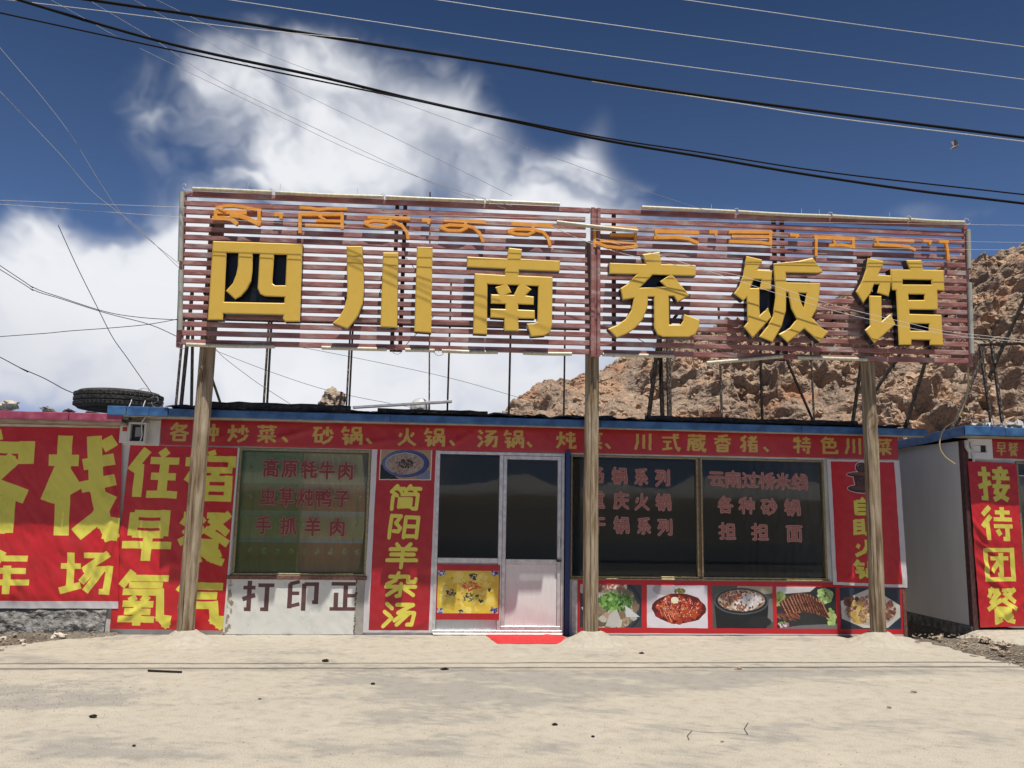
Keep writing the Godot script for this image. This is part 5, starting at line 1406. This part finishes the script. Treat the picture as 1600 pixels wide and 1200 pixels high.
	var pipe := thing("plastic_bracket", "cracked white plastic pipe bracket on the dark corner post of annex", "bracket", Vector3(6.70, 2.22, -.07))
	st = begin()
	tube(st, pts3([0, .14, 0, -.01, .06, .02, .03, .0, .02]), .028, 8)
	tube(st, pts3([.05, .12, .01, .06, .03, .02]), .018, 8)
	add(st.commit(), "pipe", M.white_plastic, pipe)
	st = begin()
	tube(st, pts3([.06, .0, .02, .07, -.12, .02]), .016, 8)
	add(st.commit(), "pipe_stub", M.white_plastic, pipe)
	banner("reception_banner", "creased red vertical banner about group meals on the annex front", reception_print(), [6.70, 2.108, 7.35, 2.092, 7.325, .105, 6.725, .088], -.075, .010, 107, 1.4, 1.2, 50, 90, [[6.72, 1.35, 6.95, 1.02, .03, .03], [6.73, 1.15, 7.0, .95, .025, .024], [6.74, .92, 6.98, .70, .03, .026], [6.74, .75, 7.1, .55, .04, .02], [7.3, .4, 7.0, .2, .04, .022]])
	banner("meals_banner", "small red strip banner naming breakfast at the annex roof edge", meals_print(), [7.05, 2.40, 9.3, 2.392, 9.3, 2.14, 7.035, 2.152], -.085, .006, 108, 1.0, 1.0, 40, 10)
	st = begin()
	tube(st, smooth_path(pts3([6.31, 3.2, .62, 6.36, 2.88, .5, 6.279, 2.594, .42, 6.091, 2.451, .42, 6.023, 2.259, .42, 6.071, 2.131, .42, 6.202, 2.036, .42])), .009, 6)
	tag(add(st.commit(), "loose_hose", M.straw), "cream coloured cable dangling in a loop from the sign end before the annex", "cable")
	# bare steel frame of another sign on that roof
	var fr := thing("steel_frame", "bare rusty angle iron sign frame standing on the annex roof", "frame", Vector3.ZERO)
	for q in [[6.55, 2.4, 7.14, 3.58], [7.164, 2.4, 7.06, 3.64], [7.313, 2.4, 7.22, 3.68], [7.05, 3.62, 9.5, 3.80], [7.153, 3.197, 7.75, 4.30], [7.75, 4.30, 8.4, 5.4]]:
		st = begin()
		beam(st, Vector3(q[0], q[1], -.2), Vector3(q[2], q[3], -.2), .035, .035)
		add(st.commit(), "bar", M.rust if q[1] == 2.4 else M.dark_steel, fr)

# ------------------------------------------------------------------ the roof sign and its poles
const LETTER_TEXT := {"si": "first and boxiest", "chuan": "second, three separate strokes", "nan": "third, with arched frame", "chong": "fourth, with hooked leg", "fan": "fifth, slanting strokes", "guan": "sixth, with stacked boxes"}

func tilt(x: float) -> float:
	return (x + 2.72) * .0108

func make_sign() -> void:
	var s := thing("roof_sign", "wide slatted maroon sign frame carrying six large yellow raised characters", "sign", Vector3.ZERO)
	# slats: each a square tube, left and right field
	var angle := Transform3D(Basis(Vector3(0, 0, 1), .0108), Vector3.ZERO)
	var lm := box_mesh(Vector3(0, -.0275, -.02), Vector3(4.46, .0275, .02), .004)
	var rm := box_mesh(Vector3(0, -.0275, -.02), Vector3(4.45, .0275, .02), .004)
	for k in 16:
		var y := 3.236 + k * .0968
		for side in [0, 1]:
			var x := -2.69 - k * .0045 if side == 0 else 1.875
			var o := add(rm if side else lm, "slat", M.slats[(k * 3 + side) % 4], s)
			o.transform = Transform3D(angle.basis, Vector3(x, y + tilt(x) + rng.randf_range(-.004, .004), .655))
	# outer rails and posts of the frame
	var rails := [[-2.72, 3.14, 1.76, 3.14], [1.875, 3.14, 6.31, 3.14], [-2.76, 4.80, 1.76, 4.80], [1.875, 4.80, 6.33, 4.80]]
	for q in rails:
		var st := begin()
		beam(st, Vector3(q[0], q[1] + tilt(q[0]), .645), Vector3(q[2], q[3] + tilt(q[2]), .645), .055, .045)
		add(st.commit(), "rail", M.slats[rng.randi() % 4], s)
	for q in [[-2.715, 3.08, -2.78, 4.82], [6.315, 3.17, 6.36, 4.92]]:
		var st := begin()
		beam(st, Vector3(q[0], q[1], .64), Vector3(q[2], q[3], .64), .045, .05)
		add(st.commit(), "end_post", M.slats[1], s)
	var mid := begin()
	bx(mid, Vector3(1.762, 3.13, .652), Vector3(1.806, 4.87, .712), .005)
	bx(mid, Vector3(1.8075, 3.13, .640), Vector3(1.832, 4.87, .690), .004)
	bx(mid, Vector3(1.8335, 3.13, .652), Vector3(1.872, 4.87, .708), .005)
	add(mid.commit(), "centre_channel", M.slats[0], s)
	for x in [-.45, -.36, 2.05, 3.98, 4.08]:
		part_box("back_upright", Vector3(x - .022, 3.10 + tilt(x), .575), Vector3(x + .022, 4.80 + tilt(x), .620), M.maroon_steel, s)
	for q in [[-.475, -.335], [3.955, 4.105]]:
		for y in [3.10, 4.12]:
			part_box("back_plate", Vector3(q[0], y + tilt(q[0]), .568), Vector3(q[1], y + .05 + tilt(q[0]), .574), M.maroon_steel, s)
	# light tubes along the rim, some broken or missing
	var tubes := [[-2.68, 4.845, -1.83, 4.852], [-1.79, 4.853, -.60, 4.868], [-.58, 4.868, .53, 4.88], [.55, 4.881, 1.40, 4.89], [2.36, 4.905, 3.48, 4.91], [3.51, 4.912, 4.64, 4.918], [4.66, 4.92, 5.62, 4.925], [5.64, 4.927, 6.33, 4.93],
		[-2.62, 3.105, -1.70, 3.118], [-1.2, 3.122, -.50, 3.128], [-.30, 3.128, .02, 3.132], [.10, 3.133, .72, 3.14], [1.0, 3.142, 1.55, 3.15], [1.90, 3.155, 2.72, 3.165], [3.10, 3.10, 4.0, 3.21], [4.18, 3.2, 5.02, 3.205], [1.36, 4.66, 2.30, 4.60]]
	for q in tubes:
		var st := begin()
		var p := PackedVector3Array()
		var sag := rng.randf_range(-.008, .004)
		for k in 9:
			var f := k / 8.0
			p.append(Vector3(lerpf(q[0], q[2], f), lerpf(q[1], q[3], f) + sin(f * PI) * sag, .69 if q[3] != 4.60 else .735))
		tube(st, p, .0215, 10)
		add(st.commit(), "light_tube", M.cream, s)
	for q in [[-2.752, 4.02, -2.79, 4.80], [-2.70, 3.26, -2.738, 3.92], [6.352, 4.36, 6.375, 4.84], [6.318, 3.32, 6.345, 4.18]]:
		var st := begin()
		tube(st, PackedVector3Array([Vector3(q[0], q[1], .69), Vector3(q[2], q[3], .69)]), .027, 10)
		add(st.commit(), "light_tube", M.grey_tube, s)
	for q in [[-2.75, 4.86], [-1.81, 4.86], [-.59, 4.87], [.54, 4.885], [3.50, 4.915], [4.65, 4.93], [5.63, 4.935], [6.36, 4.94], [-.4, 3.11], [.06, 3.11], [-2.68, 3.09]]:
		var st := begin()
		var p := PackedVector3Array()
		for k in 11:
			var a := k * .7
			p.append(Vector3(q[0] + cos(a) * .035 + (k - 5) * .006, q[1] + sin(a) * .03, .70 + .02 * cos(a * .6)))
		tube(st, smooth_path(p, 2), .003, 5)
		add(st.commit(), "wire_loop", M.wire_white if q[1] > 4 else M.wire_grey, s)
	# small light pins above the top rail
	for x in [-1.95 + .2, -2.1, -.9, 3.2, 4.30, 4.52, 5.4]:
		var st := begin()
		tube(st, PackedVector3Array([Vector3(x, 4.86 + tilt(x) * .6, .66), Vector3(x + .004, 4.96 + tilt(x) * .6, .66)]), .0025, 5)
		add(st.commit(), "wire_pin", M.wire_white, s)
	# six large letters
	for key in BIG_LETTERS:
		var d: Dictionary = BIG_LETTERS[key]
		var g := group_node("letter", s)
		g.set_meta("label", "yellow raised character, " + LETTER_TEXT[key])
		var face := begin()
		var side := begin()
		for f in d.faces:
			var holes := []
			for h in f[1]: holes.append(pts2(h))
			raised(pts2(f[0]), holes, .722, .83, .011, face, side)
		add(face.commit(), "face", M.yellow, g)
		add(side.commit(), "return_edge", M.gloss_black, g)
		if d.backs.size():
			var back := begin()
			var z := .724
			for p in d.backs:
				slab(pts2(p), z, z + .01, back)
				z += .0125
			add(back.commit(), "backing", M.gloss_black, g)
	# orange line of small letters above
	for l in SCRIPT_LETTERS:
		var st := begin()
		var z := .718
		for k in l:
			var p := pts2(k[1])
			var h: float = k[0] * .74
			for i in p.size() - 1:
				var e := (p[i + 1] - p[i]).normalized()
				var n := Vector2(-e.y, e.x) * h
				var x := e * h * .45
				slab(PackedVector2Array([p[i] - x + n, p[i] - x - n, p[i + 1] + x - n, p[i + 1] + x + n]), .679, z, st)
				z += .0006
		add(st.commit(), "script_letter", M.orange, s)
	# struts from the roof that carry the frame
	for q in [[-1.954, 2.48, -1.95, 4.3, -.2, .024, 0], [-1.905, 2.48, -1.915, 4.2, -.15, .024, 1], [-.998, 2.48, -.988, 4.1, -.2, .022, 0], [-.97, 2.48, -.965, 4.1, -.24, .022, 1], [-.017, 2.48, -.093, 5.30, -.2, .018, 0], [.197, 2.48, .20, 4.2, -.2, .022, 1], [.937, 2.48, .945, 4.1, -.2, .024, 1], [1.609, 2.48, 1.618, 4.0, -.2, .020, 1], [2.651, 2.48, 2.81, 3.62, -.2, .045, 1], [2.844, 2.48, 2.804, 4.1, -.22, .045, 1], [2.916, 2.48, 2.91, 4.2, -.17, .05, 0], [3.59, 2.48, 3.576, 4.0, -.2, .025, 0], [4.107, 2.48, 4.109, 4.0, -.2, .028, 1], [4.804, 2.48, 4.40, 3.45, -.2, .026, 1], [4.805, 2.48, 4.79, 3.8, -.25, .022, 0], [5.267, 2.48, 5.47, 3.5, -.2, .035, 1], [5.52, 2.86, 6.02, 3.55, -.2, .035, 1], [-2.949, 2.48, -2.93, 3.6, -.2, .026, 0], [-2.891, 2.48, -2.86, 3.9, -.2, .036, 1], [-2.769, 2.48, -2.83, 3.6, -.2, .030, 1], [-2.406, 2.48, -2.62, 3.02, -.2, .026, 1], [6.0, 2.5, 6.6, 4.1, -.25, .035, 1]]:
		var st := begin()
		beam(st, Vector3(q[0], q[1], q[4]), Vector3(q[2], q[3], q[4]), q[5], q[5])
		add(st.commit(), "strut", M.dark_steel if q[6] else M.rust, s)
	for q in [[-2.95, 3.58, 1.8], [1.85, 3.66, 6.7]]:
		var st := begin()
		beam(st, Vector3(q[0], q[1], -.2), Vector3(q[2], q[1] + .05, -.2), .03, .03)
		add(st.commit(), "back_rail", M.dark_steel, s)
	for x in [-2.5, -.98, .95, 2.86, 4.8, 6.1]:
		var st := begin()
		beam(st, Vector3(x, 3.64, -.19), Vector3(x, 3.70 + tilt(x), .60), .028, .028)
		add(st.commit(), "tie_bar", M.dark_steel, s)
	# loose strings knotted behind the letters
	for q in [[-.45, 4.2, -.62, 3.75], [-.33, 4.2, -.10, 3.92], [.05, 3.6, -.3, 3.2], [2.1, 3.5, 2.9, 3.05]]:
		var st := begin()
		tube(st, PackedVector3Array([Vector3(q[0], q[1], .60), Vector3(q[2], q[3], .60)]), .004, 5)
		add(st.commit(), "tie_wire", M.wire_black, s)
	# three wooden poles
	var names := ["weathered wooden pole standing before the lodging banner", "weathered wooden pole standing beside the aluminium door, at the dark windows", "weathered cracked wooden pole standing before the hot pot banner"]
	var px := [-2.45, 1.818, 5.105]
	for i in 3:
		var p := thing("wooden_pole", names[i], "pole", Vector3(px[i], 0, .53))
		var n := noise(110 + i, 1.0, 3)
		var H: float = [4.62, 4.5, 4.5][i]
		var R: float = [.084, .080, .081][i]
		var ring := func(u: float, v: float) -> Vector3:
			var a := -u * TAU
			if u >= 1.0: a = 0.0
			var y := lerpf(H, 0.0, v)
			var r := R * (1.05 - .10 * y / H) * (1.0 + .05 * n.get_noise_3d(cos(a) * 1.6, y * .5, sin(a) * 1.6) + .03 * n.get_noise_3d(cos(a) * 6.0, y * 1.2, sin(a) * 6.0))
			# long drying splits
			r -= .016 * smoothstep(.45, .75, n.get_noise_3d(cos(a) * 9.0 + 20.0, y * .16, sin(a) * 9.0) * 1.7)
			var lean: float = (y / H) * [.03, .0, .03][i] + n.get_noise_1d(y * .3) * .012
			return Vector3(cos(a) * r + lean - .012, y, sin(a) * r)
		add(sheet(90, 120, ring), "shaft", M.wood, p)
		var cap := begin()
		lathe(cap, PackedVector2Array([Vector2(.001, H + .002), Vector2(R * .93, H - .002)]), 20, Vector3([.018, -.012, .018][i], 0, 0))
		add(cap.commit(), "top_end", M.wood, p)
		var ft := begin()
		lathe(ft, PackedVector2Array([Vector2(.085, .13), Vector2(.12, .118), Vector2(.17, .085), Vector2(.25, .045), Vector2(.33, .015), Vector2(.40, -.01)]), 40, Vector3.ZERO, .14, i * 2.3)
		add(ft.commit(), "concrete_footing", M.sand, p)

# ------------------------------------------------------------------ wires and bird
# for each kind of wire: its material, and a label for each wire of the kind (the last label serves the rest)
const WIRE_LABELS := {
	"thick_upper": ["wire_black", "thick black cable, the upper of the two heavy ones crossing the sky"],
	"thick_lower": ["wire_black", "thick black cable, the lower of the two heavy ones crossing the sky"],
	"black_thin": ["wire_black", "thin black cable running along the lower heavy cable"],
	"cable_highlight": ["wire_white", "thin white line added for the highlight under the upper heavy black cable"],  # white line stands in for the highlight on the black cable's underside
	"white": ["wire_white", "thin pale wire next above the upper heavy black cable", "thin pale wire, middle one of three parallel ones above the heavy cables", "thin pale wire, highest of three parallel ones above the heavy cables", "thin pale wire that merges into the upper heavy black cable"],
	"slant": ["wire_grey", "fine wire slanting over the cloud, lowest of the slanting pair", "fine wire slanting over the cloud, crossing the lowest slanting one", "fine wire slanting over the cloud to the sign top above the third character", "longest fine slanting wire, reaching the sign top beyond the centre channel"],
	"left_down": ["wire_grey", "fine wire dropping steeply to the sign frame's left end post"],
	"sign_white": ["wire_white", "white string stretched over the orange letters, highest of three", "white string stretched over the orange letters, lowest of three", "short white string over the orange letters, between two longer ones"],
	"drape": ["wire_white", "thin white string draped over the last yellow characters"],
	"far_left": ["wire_black", "thin dark wire sagging before the low cloud, ending at the frame's middle", "thin dark wire sagging before the low cloud, ending at the frame's foot", "thin dark wire rising gently before the low cloud to the sign frame"],
	"tyre_down": ["wire_black", "thin dark wire running steeply down to the roof beside the tyre"],
	"roof_left": ["wire_black", "thin dark wire sloping down to the truck tyre on the roof"],
	"under": ["wire_black", "kinked fine wire below the first yellow character", "fine wire below the first two yellow characters, passing the roof boulder", "fine wire below the second and third yellow characters"],
}

func make_wires() -> void:
	var count := {}
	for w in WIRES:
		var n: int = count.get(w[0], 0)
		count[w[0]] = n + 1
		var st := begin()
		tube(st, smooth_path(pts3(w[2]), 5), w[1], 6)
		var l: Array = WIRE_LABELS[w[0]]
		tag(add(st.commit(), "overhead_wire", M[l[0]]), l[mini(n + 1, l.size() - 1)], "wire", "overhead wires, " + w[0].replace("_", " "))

func make_bird() -> void:
	var b := thing("small_bird", "small grey brown bird with pale belly flying in the blue sky", "bird", Vector3(10.23, 8.68, -5))
	var st := begin()
	tube(st, smooth_path(pts3([-.085, -.045, 0, -.06, -.03, 0, -.02, -.01, 0, .03, .012, 0, .055, .03, .005, .072, .03, .008, .088, .026, .01]), 4), [.004, .006, .008, .012, .014, .018, .022, .025, .027, .028, .028, .027, .025, .022, .018, .017, .019, .019, .017, .012, .008, .006, .004, .003, .002], 10)
	add(st.commit(), "body", M.feather, b)
	for s in [-1.0, 1.0]:
		st = begin()
		var root := Vector3(.02, .02, s * .015)
		var p := [Vector3(.05, .02, s * .01), Vector3(.045, .075, s * .035), Vector3(.005, .135, s * .05), Vector3(-.04, .13, s * .05), Vector3(-.035, .07, s * .03), Vector3(-.02, .02, s * .012)]
		for k in p.size() - 1:
			tri(st, root, p[k], p[k + 1], Vector3(0, 0, s))
			tri(st, root - Vector3(0, 0, s * .004), p[k] - Vector3(0, 0, s * .004), p[k + 1] - Vector3(0, 0, s * .004), Vector3(0, 0, -s))
		add(st.commit(), "wing", M.feather, b)
	st = begin()
	for q in [[-.012], [.012]]:
		tri(st, Vector3(-.07, -.035, 0), Vector3(-.13, -.058, q[0]), Vector3(-.125, -.068, q[0] * 2.0), Vector3(0, 1, 0))
	add(st.commit(), "tail", M.feather, b)

# ------------------------------------------------------------------ all
func _ready() -> void:
	rng.seed = 7
	var cam := Camera3D.new()
	cam.name = "camera"
	cam.position = Vector3(0, 1.46, 9.7)
	cam.rotation_degrees = Vector3(8.35, -5.6, .97)
	cam.fov = 49.75
	cam.near = .05
	cam.far = 9000
	add_child(cam)
	cam.current = true
	var sun := DirectionalLight3D.new()
	sun.name = "sun"
	add_child(sun)
	sun.look_at_from_position(Vector3(.30, 3.7, 1.0), Vector3.ZERO, Vector3(0, 0, 1))
	sun.light_energy = 1.6
	sun.light_color = Color(1, .975, .93)
	sun.light_angular_distance = .53
	sun.shadow_enabled = true
	var we := WorldEnvironment.new()
	we.name = "environment"
	var env := Environment.new()
	env.background_mode = Environment.BG_SKY
	env.sky = Sky.new()
	var sm := PanoramaSkyMaterial.new()
	sm.panorama = make_sky()
	env.sky.sky_material = sm
	env.background_energy_multiplier = 1.0
	env.tonemap_mode = Environment.TONE_MAPPER_LINEAR
	env.tonemap_exposure = 1.28
	env.sdfgi_enabled = true
	env.ssao_enabled = true
	env.ssil_enabled = true
	we.environment = env
	add_child(we)

	make_materials()
	M.rocks = [facet(rock_mesh(1, 13, 9, .42)), facet(rock_mesh(2, 12, 8, .45)), facet(rock_mesh(3, 14, 9, .40)), rock_mesh(5, 28, 20, .30)]
	M.pebble = facet(rock_mesh(4, 7, 5, .42))
	M.sand = mottled([[0.15, C(.30, .272, .225)], [0.5, C(.36, .328, .275)], [0.85, C(.40, .366, .31)]], Vector3(.9, .9, .9), .95, 46, .02, 1.5)
	M.hill_stone = mottled([[0.1, C(.22, .14, .088)], [0.5, C(.36, .245, .165)], [0.9, C(.48, .355, .255)]], Vector3(.35, .35, .35), .97, 47, .03, 12.0)
	M.grey_crag = mottled([[0.1, C(.15, .125, .10)], [0.5, C(.24, .20, .16)], [0.9, C(.33, .27, .21)]], Vector3(.3, .3, .3), .97, 57, .03, 14.0)
	M.feather = mottled([[0.2, C(.10, .08, .065)], [0.8, C(.40, .37, .33)]], Vector3(9, 9, 9), .9, 48, .02)
	make_ground()
	make_hills()
	make_restaurant()
	make_neighbours()
	make_sign()
	make_wires()
	make_bird()
